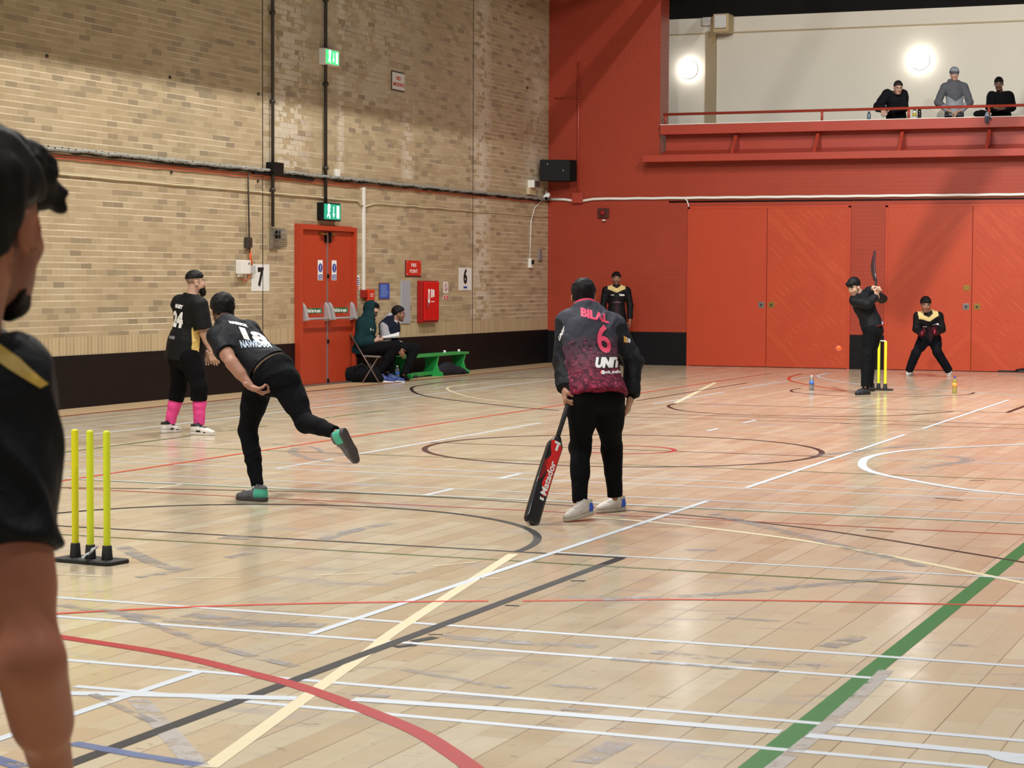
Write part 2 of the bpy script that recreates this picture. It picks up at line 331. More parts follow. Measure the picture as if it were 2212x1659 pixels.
def strip(pts, wd, m, close=False, name='court_line'):
    z = {'c': .0006, 'g': .0008, 'r': .0010, 's': .0005}.get(m, .0012)+LN[0]*.000012; LN[0] += 1
    n = len(pts); bm = bmesh.new(); prev = None; first = None
    for i, p in enumerate(pts):
        if close: a, c = pts[(i-1) % n], pts[(i+1) % n]
        else: a, c = pts[max(i-1, 0)], pts[min(i+1, n-1)]
        t = Vector((c[0]-a[0], c[1]-a[1])).normalized(); q = Vector((-t.y, t.x))*wd/2
        pr = (bm.verts.new((p[0]+q.x, p[1]+q.y, z)), bm.verts.new((p[0]-q.x, p[1]-q.y, z)))
        if prev: bm.faces.new((prev[0], prev[1], pr[1], pr[0]))
        else: first = pr
        prev = pr
    if close: bm.faces.new((prev[0], prev[1], first[1], first[0]))
    bmesh.ops.recalc_face_normals(bm, faces=bm.faces)
    for f in bm.faces:
        if f.normal.z < 0: f.normal_flip()
    me = bpy.data.meshes.new(name); bm.to_mesh(me); bm.free(); me.materials.append(LM[m]); return link(name, me, fl)
def LX(a, b, m, wd=.045, dy=0.):
    p, q = onz(*a), onz(*b); y = (p.y+q.y)/2+dy
    if b[0] >= 2250: q.x = 5.6
    if a[0] <= 30: p.x = -12.9
    strip([(p.x, y), (q.x, y)], wd, m)
def LY(a, b, m, wd=.045):
    p, q = onz(*a), onz(*b); x = (p.x+q.x)/2
    if b[0] >= 2250: q.y = max(p.y, q.y)+9
    if a[1] >= 1640: p.y = min(p.y, q.y)-4
    strip([(x, p.y), (x, q.y)], wd, m)
def crs(P, k=8):
    Q = []; n = len(P)
    for i in range(n-1):
        p0, p1, p2, p3 = P[max(i-1, 0)], P[i], P[i+1], P[min(i+2, n-1)]
        for j in range(k):
            t = j/k; Q.append(.5*((2*p1)+(p2-p0)*t+(2*p0-5*p1+4*p2-p3)*t*t+(3*p1-p0-3*p2+p3)*t**3))
    Q.append(P[-1]); return Q
def LP(pts, m, wd=.05): strip(crs([onz(*p).xy for p in pts]), wd, m)
def circ(pts, m, wd=.05, a0=None, a1=None):
    """circle fitted to the floor points"""
    P = np.array([onz(*p)[:2] for p in pts]); A = np.c_[2*P, np.ones(len(P))]; s = np.linalg.lstsq(A, (P**2).sum(1), rcond=None)[0]
    r = math.sqrt(s[2]+s[0]**2+s[1]**2); full = a0 is None
    if full: a0, a1 = 0, 2*math.pi
    else: a0, a1 = [math.atan2(onz(*q).y-s[1], onz(*q).x-s[0]) for q in (a0, a1)]; a1 = a1 if a1 > a0 else a1+2*math.pi
    n = 96; strip([(s[0]+r*math.cos(a0+(a1-a0)*k/n), s[1]+r*math.sin(a0+(a1-a0)*k/n)) for k in range(n if full else n+1)], wd, m, close=full)
# lines across the hall
LX((155.5, 1485), (2135, 1656), 'w'); LX((20, 1416), (2260, 1604), 'w'); LX((20, 1325), (2260, 1492), 'w'); LX((20, 1283), (2260, 1444), 'w')
LX((20, 1148), (2095.6, 1269.4), 'e', .035); LX((20, 1130), (1351, 1205.4), 'k', .04); LX((1195, 1196), (2260, 1250), 'w', .035)
LX((20, 1027), (2260, 1132.5), 'w', .035); LX((20, 1029), (2260, 1134.8), 'g', .022)
LX((20, 1013), (2260, 1114), 'w', .03); LX((20, 988), (2260, 1083), 'w', .035); LX((20, 977), (2142, 1063), 'w', .03)
LX((280, 961), (2260, 1040), 'e', .03); LX((928, 956), (1802.6, 987), 'b', .035); LX((1802, 988), (2260, 1004), 'w', .03); LX((640, 945), (928, 956), 'f', .03)
LX((700, 893), (2260, 960), 'f', .03); LX((700, 883), (2260, 948), 'f', .03)
LX((1250, 890), (2260, 918), 'b', .035); LX((1340, 901), (2260, 926), 'k', .025); LX((1459, 872), (2175, 891), 'b', .035)
LX((147, 1055.4), (2260, 1157), 'r', .03)
# lines along the hall
LY((159, 1649), (1338, 1206), 'k', .06); LY((1600, 1680), (2260, 1145), 'g', .085); LY((669, 1370), (1529.5, 1082.4), 'w', .045); LY((-40, 1613), (426.8, 1450), 'w', .045)
LY((1611, 1054), (1954.5, 939), 'w'); LY((1992.5, 926.5), (2178.7, 863.9), 'w'); LY((917, 1070.5), (978.5, 1056), 'w'); LY((1076, 1034), (1126.7, 1023.5), 'w')
LY((777.7, 980.7), (1166.5, 913.8), 'w'); LY((597, 1012.6), (720, 991), 'w', .035); LY((307, 1061), (391, 1046.5), 'f', .04); LY((1603.7, 913.8), (1634, 907.6), 'w'); LY((1526, 931), (1553, 925.7), 'w')
LY((100, 1042), (1670.6, 806.4), 'o', .045); LY((100, 981), (418, 942), 'e', .04); LY((494, 930.7), (578, 920.4), 'g', .035); LY((700, 903), (833.8, 886), 'g', .04)
LY((130, 949), (1260, 811), 'w', .05); LY((130, 929), (1100, 822), 'w', .03); LY((130, 914), (800, 840), 'f', .035)
LY((1376, 865.7), (1614.5, 827), 'b', .04); LY((1412, 873.3), (1560, 847.6), 'w', .04); LY((1603.7, 839.7), (1791.7, 806), 'w', .04); LY((2175, 891.4), (2260, 860), 'b', .06)
# curves
LP([(-20, 1499), (155, 1498), (640, 1509)], 'w', .075); LP([(763, 1511), (1062, 1531), (1412, 1559), (1687, 1582)], 'w', .07); LP([(1743, 1589), (1920, 1606), (2179, 1631), (2260, 1641)], 'w', .07); LP([(2170, 1630), (2195, 1640), (2260, 1648)], 'w', .12)
circ([(926, 970), (1772, 978), (1206, 940), (1412, 1009), (1060, 998)], 'b', .055); circ([(1457, 973), (1333, 963), (1333, 980)], 'r', .05)
circ([(131.6, 1109), (226.6, 1100.6), (416.5, 1090.8), (574.7, 1089.2), (880.8, 1100.5), (1061.7, 1123), (1144.8, 1144.7), (1160, 1162.7), (1150, 1181), (1116, 1192.4)], 'k', .05, (1118, 1192.4), (100, 1112))
LP([(60, 1053), (144, 1053.8), (450, 1058), (800, 1067), (1134, 1086), (1412, 1106.7), (1629, 1127.7), (1846, 1155.5), (2212, 1215), (2260, 1223)], 'b', .035)
LP([(1278, 1118.6), (1412, 1128.4), (1665, 1158), (1882, 1193.5), (2212, 1259.6), (2260, 1270)], 'c', .055)
LP([(60, 1329), (119, 1326), (353, 1314), (574.7, 1306.3), (800, 1301.6), (1054.4, 1298.4)], 'o', .04); LP([(1128.6, 1298.4), (1412, 1295.8), (1500, 1295.8), (1773.7, 1299.4), (2212, 1310), (2260, 1312)], 'o', .035)
LP([(60, 1366), (135.6, 1377), (361.7, 1412.8), (542.5, 1455.5), (651, 1484.4), (800, 1538.7), (902.5, 1582), (967.6, 1621.9), (1024, 1662), (1060, 1690)], 'r', .075)
LP([(452, 1658), (620, 1536), (800, 1405), (870, 1352), (1108.7, 1197)], 'c', .06)
LP([(1260, 814), (1025.5, 820), (910, 832.4), (889, 841.5), (917, 855), (1014.6, 868.6), (1134, 881), (1206, 886.7)], 'k', .05)
LP([(1090, 826), (1007, 830.6), (965.8, 839.7), (1025.5, 859.6), (1170, 874.8)], 'c', .04); LP([(1459, 871), (1545.8, 826)], 'c', .07)
LP([(1459, 872), (1444, 878), (1480, 888), (1600, 896), (1810, 899.5), (1950, 897), (2059, 889)], 'b', .045)
LP([(1732, 807), (1706.8, 814.4), (1708.6, 822.7), (1752, 832.4), (1828, 845)], 'o', .05); LP([(1786, 806), (1766.4, 812.5), (1791.7, 820.9), (1846, 828.8), (1936, 837), (2260, 858)], 'w', .05)
LP([(1730, 839), (1709, 843.3), (1726.6, 848.7), (1830, 856), (1954.5, 857), (2081, 853), (2104.6, 848)], 'b', .04)
LP([(2260, 957), (2212, 959.7), (2048.5, 967.3), (1954.5, 973.5), (1882, 986), (1862, 1002), (1882, 1018.7), (1954.5, 1035), (2081, 1056.6), (2212, 1069.3), (2260, 1073)], 'w', .075)
LP([(155.5, 1605.6), (300, 1632), (430, 1652.6)], 'u', .06); LP([(-30, 1634), (50, 1658)], 'u', .07); LP([(296.6, 1509.8), (347, 1564), (427, 1656)], 's', .08)
LP([(1914.7, 1448), (1882, 1480.8), (1810, 1546), (1737.5, 1607), (1665, 1665)], 's', .06)
for a, b_ in (((373.7, 1249), (517.7, 1249)), ((677.5, 1243.7), (808, 1238)), ((935, 1223.5), (1030, 1214)), ((1036, 1249.5), (1081.6, 1249.5)), ((110, 1240), (220, 1245))): LP([a, b_], 'c', .022)
for a, b_, w_ in (((852, 1398), (895, 1393), .05), ((893, 1386), (940, 1377), .05), ((1233, 1255), (1264, 1255), .025), ((1091, 1308), (1121, 1309), .025), ((1870, 1145), (1930, 1149), .02), ((2020, 1076), (2080, 1082), .02), ((2093, 1038), (2128, 1038), .02), ((1815, 916), (1835, 915), .025), ((925, 1371), (957, 1371), .015)): LP([a, b_], 'k', w_)

# old tape marks and dragged scuffs
for q, w_ in (([(1300, 1295), (1480, 1288), (1640, 1276), (1780, 1262), (1960, 1246)], .09), ([(1540, 1110), (1640, 1135), (1760, 1165), (1880, 1195), (1990, 1225)], .10), ([(1412, 1408), (1520, 1420), (1640, 1432), (1770, 1440)], .09), ([(1570, 1334), (1660, 1341), (1750, 1348)], .05),
              ([(1320, 1424), (1500, 1438), (1680, 1452)], .05), ([(1785, 1398), (1830, 1384), (1850, 1375)], .10), ([(1485, 1190), (1540, 1187)], .12), ([(950, 1375), (1150, 1390), (1290, 1398)], .10), ([(130, 1306), (420, 1345), (680, 1350)], .10), ([(400, 1328), (560, 1345), (700, 1352)], .12),
              ([(480, 1160), (545, 1163)], .16), ([(300, 1248), (370, 1236), (410, 1228)], .07), ([(490, 1205), (540, 1195)], .07), ([(700, 1165), (770, 1145), (850, 1130)], .09), ([(260, 1180), (330, 1215), (380, 1230)], .10), ([(310, 945), (640, 962), (700, 978), (760, 985)], .06), ([(640, 968), (632, 978), (680, 993), (760, 1002)], .09),
              ([(1750, 985), (1850, 975), (1990, 960)], .12), ([(2050, 985), (2090, 995), (1980, 1012)], .12), ([(850, 1240), (900, 1236)], .06), ([(1180, 1480), (1290, 1488)], .05), ([(1260, 1648), (1340, 1604)], .10), ([(1210, 1532), (1280, 1536)], .045), ([(2050, 1393), (2110, 1397)], .05), ([(200, 1500), (330, 1560)], .04),
              ([(270, 1330), (480, 1400), (640, 1440)], .06), ([(760, 1500), (840, 1505)], .05), ([(870, 1446), (1000, 1470), (1100, 1488)], .05)): LP(q, 'm', w_)
# ================================================================ text and flat artwork
def text_me(s, size, depth_=.002, bold=0.):
    c = bpy.data.curves.new('t', 'FONT'); c.body = s; c.size = size; c.extrude = depth_/2; c.offset = bold; c.align_x = 'CENTER'; c.align_y = 'CENTER'; c.resolution_u = 3
    o = bpy.data.objects.new('t', c); COL.objects.link(o); dg = bpy.context.evaluated_depsgraph_get(); dg.update()
    me = bpy.data.meshes.new_from_object(o.evaluated_get(dg)); bpy.data.objects.remove(o); bpy.data.curves.remove(c); return me
def text(name, s, size, m, parent, loc, rot, sx=1., bold=0., dep=.002):
    me = text_me(s, size, dep, bold); me.materials.clear(); me.materials.append(m)
    o = link(name, me, parent, loc); o.rotation_euler = rot; o.scale = (sx, 1, 1); return o
RL = (math.pi/2, 0, math.pi/2)     # reads from +X (left wall)
RB = (math.pi/2, 0, 0)             # reads from -Y (far wall)
T_blk = mat('ink_black', (14, 14, 16), .6); T_wht = mat('ink_white', (236, 236, 232), .6); T_red = mat('ink_red', (196, 40, 34), .5); T_blue = mat('ink_blue', (34, 60, 150), .5)
M_paper = mat('paper', (222, 222, 218), .6); M_door = mat('door_orange', (174, 60, 32), .38, var=.07, scale=2.5, bump=.04, bscale=12); M_signred = mat('sign_red', (198, 44, 26), .4); M_signblue = mat('sign_blue', (38, 84, 178), .4)
M_green = mat('sign_green', (16, 110, 66), .4)
def wb(y0, y1, z0, z1, t, x0=XL): return B().box((x0, y0, z0), (x0+t, y1, z1))
# ---------------------------------------------------------------- fire exit doors in the left wall
d = thing('door_1', None, None, (XL, 28.17, 0)); d['kind'] = 'structure'; del_ = [d.pop(k, None) for k in ('label', 'category')]
def D1(lo, hi, name, m, bevel=0, par=None):
    return B().box((lo[0], lo[1]-28.17, lo[2]), (hi[0], hi[1]-28.17, hi[2])).obj(name, m, par or d, bevel)
fr = B(); fr.box((0, -.93, 0), (.11, -.86, 2.38)); fr.box((0, .86, 0), (.11, .93, 2.38)); fr.box((0, -.86, 2.31), (.11, .86, 2.38)); fr.box((0, -.93, 2.38), (.03, .93, 2.395)); fr.box((0, -.86, 0), (.03, .86, 2.31))
fr.obj('door_frame', M_door, d, .004)
for k, (a, b) in enumerate(((-.858, -.012), (.012, .858))):
    lf = B().box((.03, a, .03), (.062, b, 2.305)).obj('door_leaf', M_door, d, .003)
    B().box((.062, (a+b)/2-.4, .80), (.067, (a+b)/2+.4, .815)).obj('door_rail', M_door, lf)
    pb = B()
    for e in (a+.05, b-.05):
        pb.poly([(.062, e-.035, 1.2), (.075, e-.035, 1.24), (.12, e-.035, 1.18), (.17, e-.035, .98), (.062, e-.035, .96)], (0, .07, 0))
    pb.tube([(.15, a+.03, 1.0), (.15, b-.03, 1.0)], .016, 10)
    pb.obj('push_bar', mat('push_bar_grey', (176, 176, 178), .35, metal=.3), lf, .004)
    pl = B().box((.062, a+.10, 1.02+.06), (.066, b-.16, 1.155)).obj('bar_notice', M_green, lf)
    text('lettering', 'Push bar to open', .075, T_wht, pl, (.068, (a+b)/2, 1.115), RL, .82, .002)
    sy = (-.30 if k == 0 else .16)
    sg = B().box((.062, sy, 1.57), (.065, sy+.155, 1.87)).obj('door_sign', T_wht, lf)
    B().lathe([(.066, 0), (.066, .002)], (0, 0, 0), 28, Matrix.Translation((.066, sy+.0775, 1.755)) @ Matrix.Rotation(math.pi/2, 4, 'Y')).obj('sign_disc', T_blue, sg)
    B().box((.0682, sy+.07, 1.735), (.0692, sy+.085, 1.80)).box((.0682, sy+.07, 1.708), (.0692, sy+.085, 1.722)).obj('exclamation_mark', T_wht, sg)
    bl = B().box((.0655, sy+.012, 1.58), (.0665, sy+.143, 1.655)).obj('sign_band', T_blue, sg)
    for t_, z_ in (('Fire door', 1.633), ('keep shut', 1.602)): text('lettering', t_, .034, T_wht, sg, (.0675, sy+.0775, z_), RL, .8)
    cl = B().box((.062, -.09 if k == 0 else .05, 2.13), (.10, -.06 if k == 0 else .08, 2.29)).obj('door_bolt', M_black, lf)
    B().box((.062, -.26 if k == 0 else .10, 2.245), (.12, -.10 if k == 0 else .22, 2.275)).obj('door_closer', M_brass, lf, .004)
B().box((.062, -.012, .03), (.075, .012, 2.28)).obj('door_strip', mat('grey_seal', (150, 140, 140), .4, metal=.5), d)
bo = B(); [bo.box((.074, -.02, z), (.095, .02, z+.06)) for z in (.03, .62, 1.6)]; bo.obj('bolt', M_black, d, .003)
B().box((0, -.93, 0), (.14, .93, .03)).obj('door_sill', M_steel, d)
# ---------------------------------------------------------------- lit exit signs
E_green = mat('exit_glow', (30, 200, 150), .4, emit=.9); E_wht = mat('exit_white', (200, 255, 235), .4, emit=2.2)
def exit_sign(y, z, w_, h_, body, glow, wh, label):
    t = thing('exit_sign', label, 'exit sign', (XL, y, z))
    B().box((0, -w_/2, -h_/2), (.11, w_/2, h_/2)).obj('housing', body, t, .008)
    B().box((.108, -w_/2+.02, -h_/2+.02), (.115, w_/2-.02, h_/2-.02)).obj('lit_panel', glow, t)
    b = B(); s_ = h_; X = .115
    b.lathe([(.032*s_/.2, 0), (.032*s_/.2, .002)], (0, 0, 0), 14, Matrix.Translation((X, -w_*.20, .055*s_/.2)) @ Matrix.Rotation(math.pi/2, 4, 'Y'))   # running figure
    for p, q, r in (((-.20, .03), (-.23, -.015), .028), ((-.23, -.015), (-.16, -.045), .022), ((-.16, -.045), (-.17, -.075), .02), ((-.23, -.015), (-.30, -.06), .022), ((-.20, .03), (-.28, .02), .018), ((-.20, .025), (-.13, .005), .018)):
        a0, a1 = Vector((X+.001, p[0]*w_, p[1]*s_/.2)), Vector((X+.001, q[0]*w_, q[1]*s_/.2)); n_ = (a1-a0).normalized().cross(Vector((1, 0, 0)))*r*.55*s_/.2
        b.poly([a0+n_, a0-n_, a1-n_, a1+n_])
    b.poly([(X+.001, y_*w_, z_*s_) for y_, z_ in ((.045, .3), (.085, .3), (.085, -.1), (.13, -.1), (.065, -.34), (0, -.1), (.045, -.1))])   # arrow down
    b.box((X, w_*.24, -s_*.34), (X+.002, w_*.38, s_*.34))
    b.obj('pictogram', wh, t)
    return t
exit_sign(28.25, 2.595, .58, .27, M_black, mat('exit_teal', (14, 150, 118), .4, emit=.75), E_wht, 'lit green exit sign in a black case just above the red double doors')
exit_sign(28.25, 4.90, .46, .24, M_wht, mat('exit_bright', (60, 220, 120), .4, emit=1.5), mat('exit_bright_white', (220, 255, 225), .4, emit=3.), 'small bright green exit sign in a white case, high on the tall pipe')
# ---------------------------------------------------------------- flat signs on the brick
def sign(name, y0, y1, z0, z1, m, label, cat='sign', t=.006):
    o = thing(name, label, cat, (XL, (y0+y1)/2, (z0+z1)/2)); hy, hz = (y1-y0)/2, (z1-z0)/2
    B().box((0, -hy, -hz), (t, hy, hz)).obj('board', m, o, min(.002, t*.3)); return o, t+.001, hy, hz
o, t, hy, hz = sign('number_sign', 25.95, 26.47, 1.41, 1.79, M_paper, 'white paper sheet with a black 7 on the brick wall', 'number sign', .004); text('numeral', '7', .34, T_blk, o, (t, .0, -.0), RL, .95, .017)
o, t, hy, hz = sign('number_sign', 33.32, 33.88, 1.41, 1.80, M_paper, 'white paper sheet with a black 6 near the corner', 'number sign', .004); text('numeral', '6', .33, T_blk, o, (t, 0, .03), RL, .95, .017)
B().box((t, -.08, -.165), (t+.001, .08, -.13)).obj('small_print', T_blue, o)
o, t, hy, hz = sign('no_smoking_sign', 30.57, 31.03, 4.64, 4.91, M_paper, 'white plaque with red NO SMOKING lettering high on the brick', 'sign', .015)
B().box((-.001, -hy-.02, -hz-.02), (.01, hy, hz+.02)).obj('backing', M_dkmetal, o)
text('lettering', 'NO', .085, T_red, o, (t, 0, .045), RL, 1.25, .003); text('lettering', 'SMOKING', .08, T_red, o, (t, 0, -.055), RL, 1.2, .002)
o, t, hy, hz = sign('fire_point_sign', 31.12, 31.71, 1.65, 1.90, M_signred, 'red FIRE POINT plaque above the fire cabinet', 'sign', .015)
B().box((-.001, -hy-.025, -hz-.02), (.008, hy+.01, hz)).obj('backing', M_dkmetal, o)
text('lettering', 'FIRE', .085, T_wht, o, (t, 0, .045), RL, 1.35); text('lettering', 'POINT', .085, T_wht, o, (t, 0, -.055), RL, 1.25)
[B().lathe([(.008, 0), (.008, .002)], (0, 0, 0), 10, Matrix.Translation((t-.001, sy, sz)) @ Matrix.Rotation(math.pi/2, 4, 'Y')).obj('screw', T_wht, o) for sy in (-hy+.03, hy-.03) for sz in (-hz+.025, hz-.025)]
o, t, hy, hz = sign('information_sign', 30.12, 30.49, 1.28, 1.52, M_signblue, 'blue instruction board with small white print beside the grey strip', 'sign', .012)
B().box((-.001, -hy-.03, -hz-.012), (.006, hy+.01, hz+.012)).obj('backing', M_brass, o)
b = B(); random.seed(4)
for k in range(12): b.box((t, -hy*.8, hz*.78-k*.0165), (t+.001, hy*random.uniform(.2, .8), hz*.78-k*.0165+.006))
b.obj('printed_lines', mat('pale_print', (130, 170, 230), .5), o)
o, t, hy, hz = sign('fire_action_notice', 29.22, 29.41, 1.41, 1.65, M_paper, 'small white notice with blue and red blocks beside the door frame', 'sign', .004)
b = B(); [b.box((t, -.06, z), (t+.001, .07, z+.014)) for z in (.065, .03, 0., -.03)]; b.obj('printed_block', T_blue, o)
b = B(); [b.box((t, -.06, z), (t+.001, .06, z+.022)) for z in (-.07, -.105)]; b.obj('printed_block', T_red, o)
o, t, hy, hz = sign('prohibition_sign', 32.66, 32.86, 1.36, 1.55, M_paper, 'white sign with a red crossed ring right of the fire cabinet', 'sign', .004)
b = B(); n_ = 28
ring = [(math.cos(2*math.pi*k/n_), math.sin(2*math.pi*k/n_)) for k in range(n_)]
for k in range(n_):
    a, c = ring[k], ring[(k+1) % n_]; b.poly([(t, a[0]*.07, a[1]*.07+.005), (t, c[0]*.07, c[1]*.07+.005), (t, c[0]*.055, c[1]*.055+.005), (t, a[0]*.055, a[1]*.055+.005)])
b.poly([(t, -.045, .055), (t, -.055, .045), (t, .045, -.045), (t, .055, -.035)]); b.obj('red_ring', T_red, o)
b = B(); b.poly([(t, -.02, .03), (t, -.01, .04), (t, .02, -.01), (t, .005, -.05), (t, -.01, -.04), (t, .002, -.01)]); b.obj('pictogram', T_blk, o)
o, t, hy, hz = sign('small_red_sign', 32.66, 32.86, 1.245, 1.325, M_paper, 'small red label with white border under the crossed ring sign', 'sign', .004)
B().box((t, -hy+.012, -hz+.008), (t+.001, hy-.012, hz-.008)).obj('red_field', T_red, o); b = B(); [b.box((t+.001, -.05, z), (t+.002, .05, z+.006)) for z in (-.018, .0, .016)]; b.obj('printed_lines', T_wht, o)
tag(wb(30.93, 31.27, .87, 1.57, .02).obj('cover_strip', mat('panel_grey', (158, 162, 172), .5, var=.03), bevel=.003), 'tall plain blue-grey strip fixed left of the fire cabinet', 'panel')
# fire cabinet
o = thing('fire_cabinet', 'glossy red fire extinguisher cabinet on the brick wall', 'cabinet', (XL, 31.90, 1.22))
B().box((.001, -.33, -.35), (.10, .33, .35)).obj('body', mat('cabinet_dark', (150, 20, 18), .3), o, .012)
dr = B().box((.10, -.29, -.31), (.12, .32, .33)).obj('door', mat('cabinet_red', (206, 22, 20), .22), o, .01)
B().tube([(.12, -.225, .02), (.16, -.225, .02), (.16, -.225, -.09), (.12, -.225, -.09)], .008).obj('handle', M_steel, dr)
b = B(); b.box((.121, -.14, -.02), (.123, -.07, .21)); b.box((.121, -.02, .07), (.123, .03, .21)); b.box((.121, .05, .08), (.123, .11, .2)); b.box((.121, -.02, -.005), (.123, .11, .01)); b.obj('label', T_wht, dr)
text('lettering', 'FIRE', .06, T_red, dr, (.124, -.105, .10), (math.pi/2, -math.pi/2, math.pi/2), 1.)
# call point and its trunking
o = thing('fire_alarm_call_point', 'red fire alarm call point box at the foot of the white trunking', 'alarm', (XL, 29.6, 1.33))
B().box((0, -.17, -.03), (.06, -.02, .09)).obj('switch_box', mat('alarm_red_dark', (150, 30, 24), .4), o, .006); B().box((0, -.02, -.08), (.08, .2, .1)).obj('housing', mat('alarm_red', (205, 56, 26), .4), o, .006)
B().box((.08, .03, .02), (.082, .16, .03)).box((.08, .03, -.01), (.082, .14, 0.)).obj('lettering', T_wht, o)
tag(B().box((XL, 29.50, 1.42), (XL+.03, 29.56, 3.02)).obj('cable_trunking', M_wht, bevel=.003), 'white vertical trunking dropping from the cable run to the call point', 'trunking')
# ---------------------------------------------------------------- cable runs
def wob(y0, y1, z0, z1, amp, n, x, seed=1):
    R_ = random.Random(seed); return [(x, y0+(y1-y0)*k/n, z0+(z1-z0)*k/n+R_.uniform(-amp, amp)) for k in range(n+1)]
o = thing('cable_bundle', 'thick bundle of grey and black cables strapped along the brick wall', 'cable', (0, 0, 0))
B().tube(wob(15, YR-.05, 3.10, 3.13, .010, 110, XL+.055, 2), .024, 7).obj('grey_cable', mat('cable_grey', (142, 144, 138), .5, var=.2, scale=3), o)
B().tube(wob(15, YR-.05, 3.075, 3.10, .012, 110, XL+.03, 5), .018, 6).obj('black_cable', M_black, o)
b = B(); b.tube([(XL+.058+.028*math.cos(k*2.4), 15+k*.055, 3.113+.028*math.sin(k*2.4)+.0*k) for k in range(400)], .005, 4); b.obj('lashing', M_black, o)
o = thing('red_fire_cable', 'thin red cables clipped just under the grey cable bundle', 'cable', (0, 0, 0))
B().tube(wob(15, YR-.4, 3.03, 3.06, .006, 100, XL+.015, 7), .011, 6).tube(wob(15, 29.4, 3.0, 3.01, .006, 60, XL+.015, 8), .008, 6).obj('red_cable', mat('cable_red', (186, 84, 50), .5), o)
tag(B().tube(wob(15, 29.3, 2.83, 2.80, .004, 40, XL+.02, 3)+[(XL+.02, 29.45, 2.74), (XL+.02, 29.5, 2.73)], .011, 6).tube([(XL+.02, 29.55, 2.72), (XL+.02, 29.9, 2.78), (XL+.02, 30.2, 2.79)]+wob(30.3, YR, 2.79, 2.80, .006, 20, XL+.02, 9), .009, 6).obj('thin_cable', mat('cable_cream', (206, 194, 160), .5)), 'thin cream cable running level below the thick bundle', 'cable')
def conduit(y, z0, z1, m, label, r=.016, x=XL+.046): 
    b = B().tube([(x, y, z0), (x, y, z1)], r, 8)
    for z in np.arange(z0+.5, z1, 1.25): b.tube([(x, y, z), (x, y, z+.05)], r*1.7, 8)
    return tag(b.obj('conduit', m), label, 'pipe')
conduit(26.5, 2.33, 8.5, M_dkmetal, 'dark vertical conduit running down to the caged lamp', .024); conduit(28.16, 2.72, 8.5, mat('conduit_black', (40, 36, 32), .5), 'dark vertical conduit joining the two exit signs', .026)
tag(B().tube([(XL+.035, 25.82, 3.06)]+wob(25.8, 25.84, 2.95, 1.95, .004, 8, XL+.035, 6), .012, 6).obj('hanging_cable', M_dkmetal), 'dark cable hanging from the bundle to a small switch', 'cable')
tag(B().box((XL, 26.38, 3.06), (XL+.14, 26.66, 3.24)).obj('junction_box', M_black, bevel=.006), 'square black junction box on the cable bundle', 'box')
tag(B().tube([(XL+.04, y, 3.08-.02*abs(y-26.52)) for y in np.arange(25.95, 27.9, .2)], .022, 6).obj('black_cable_tail', M_black), 'loose black cable lying along the bundle beside the black box', 'cable')
tag(B().box((XL, 28.52, 3.12), (XL+.05, 28.64, 3.25)).obj('sensor_box', M_wht, bevel=.006), 'small white box just above the cable bundle right of the tall pipe', 'box')
tag(B().box((XL, 25.74, 2.02), (XL+.06, 25.88, 2.16)).obj('switch_box', M_dkmetal, bevel=.006), 'small dark switch box hanging above the white router', 'box')
B().box((XL+.06, 25.80, 2.03), (XL+.062, 25.85, 2.06)).obj('switch_button', T_wht)['label'] = None
bpy.data.objects.remove(bpy.data.objects['switch_button'])
o = thing('router_box', 'white wall router with short stubs left of the number 7', 'router', (XL, 25.63, 1.74)); B().box((0, -.13, -.09), (.10, .13, .10)).obj('housing', M_wht, o, .01); B().box((.01, -.1, -.13), (.05, .0, -.09)).obj('stub', M_wht, o); B().box((.101, .06, .04), (.102, .09, .07)).obj('badge', M_dkmetal, o)
o = thing('socket_box', 'small grey socket box with orange cables beside the router', 'socket', (XL, 25.92, 1.72)); B().box((0, -.09, -.06), (.05, .07, .05)).obj('housing', M_grey, o, .005)
B().tube([(.03, -.08, .3), (.03, -.05, .12), (.03, -.03, .05)], .012, 6).tube([(.03, -.06, .3), (.03, -.0, .1), (.03, .0, .05)], .009, 6).tube([(.03, -.04, -.05), (.03, -.1, -.13), (.03, -.2, -.17), (.03, -.3, -.13)], .007, 6).obj('orange_cable', mat('cable_orange', (214, 96, 40), .5), o)
# caged lamp
o = thing('caged_lamp', 'wire cage lamp on a metal box left of the doors', 'lamp', (XL, 26.6, 2.18)); B().box((0, -.13, -.17), (.03, .12, .12)).obj('back_box', mat('cage_box', (140, 132, 118), .5, metal=.4), o, .004)
b = B()
for k in range(7): b.tube([(.02, .12+k*.04, -.13), (.02, .12+k*.04, .13)], .003, 4)
for k in range(9): b.tube([(.02, .12, -.13+k*.032), (.02, .36, -.13+k*.032)], .003, 4)
for k in range(5): y = -.15+k*.065; b.tube([(.03, y, -.16), (.16, y, -.12), (.16, y, .1), (.03, y, .13)], .003, 4)
for z in (-.1, -.03, .04, .1): b.tube([(.03, -.15, z), (.16, -.15, z), (.16, .11, z), (.03, .11, z)], .003, 4)
b.obj('wire_cage', mat('cage_wire', (128, 122, 112), .4, metal=.5), o); B().tube([(.08, 0, .1), (.08, 0, -.02)], .04, 10).obj('lamp_head', M_black, o)
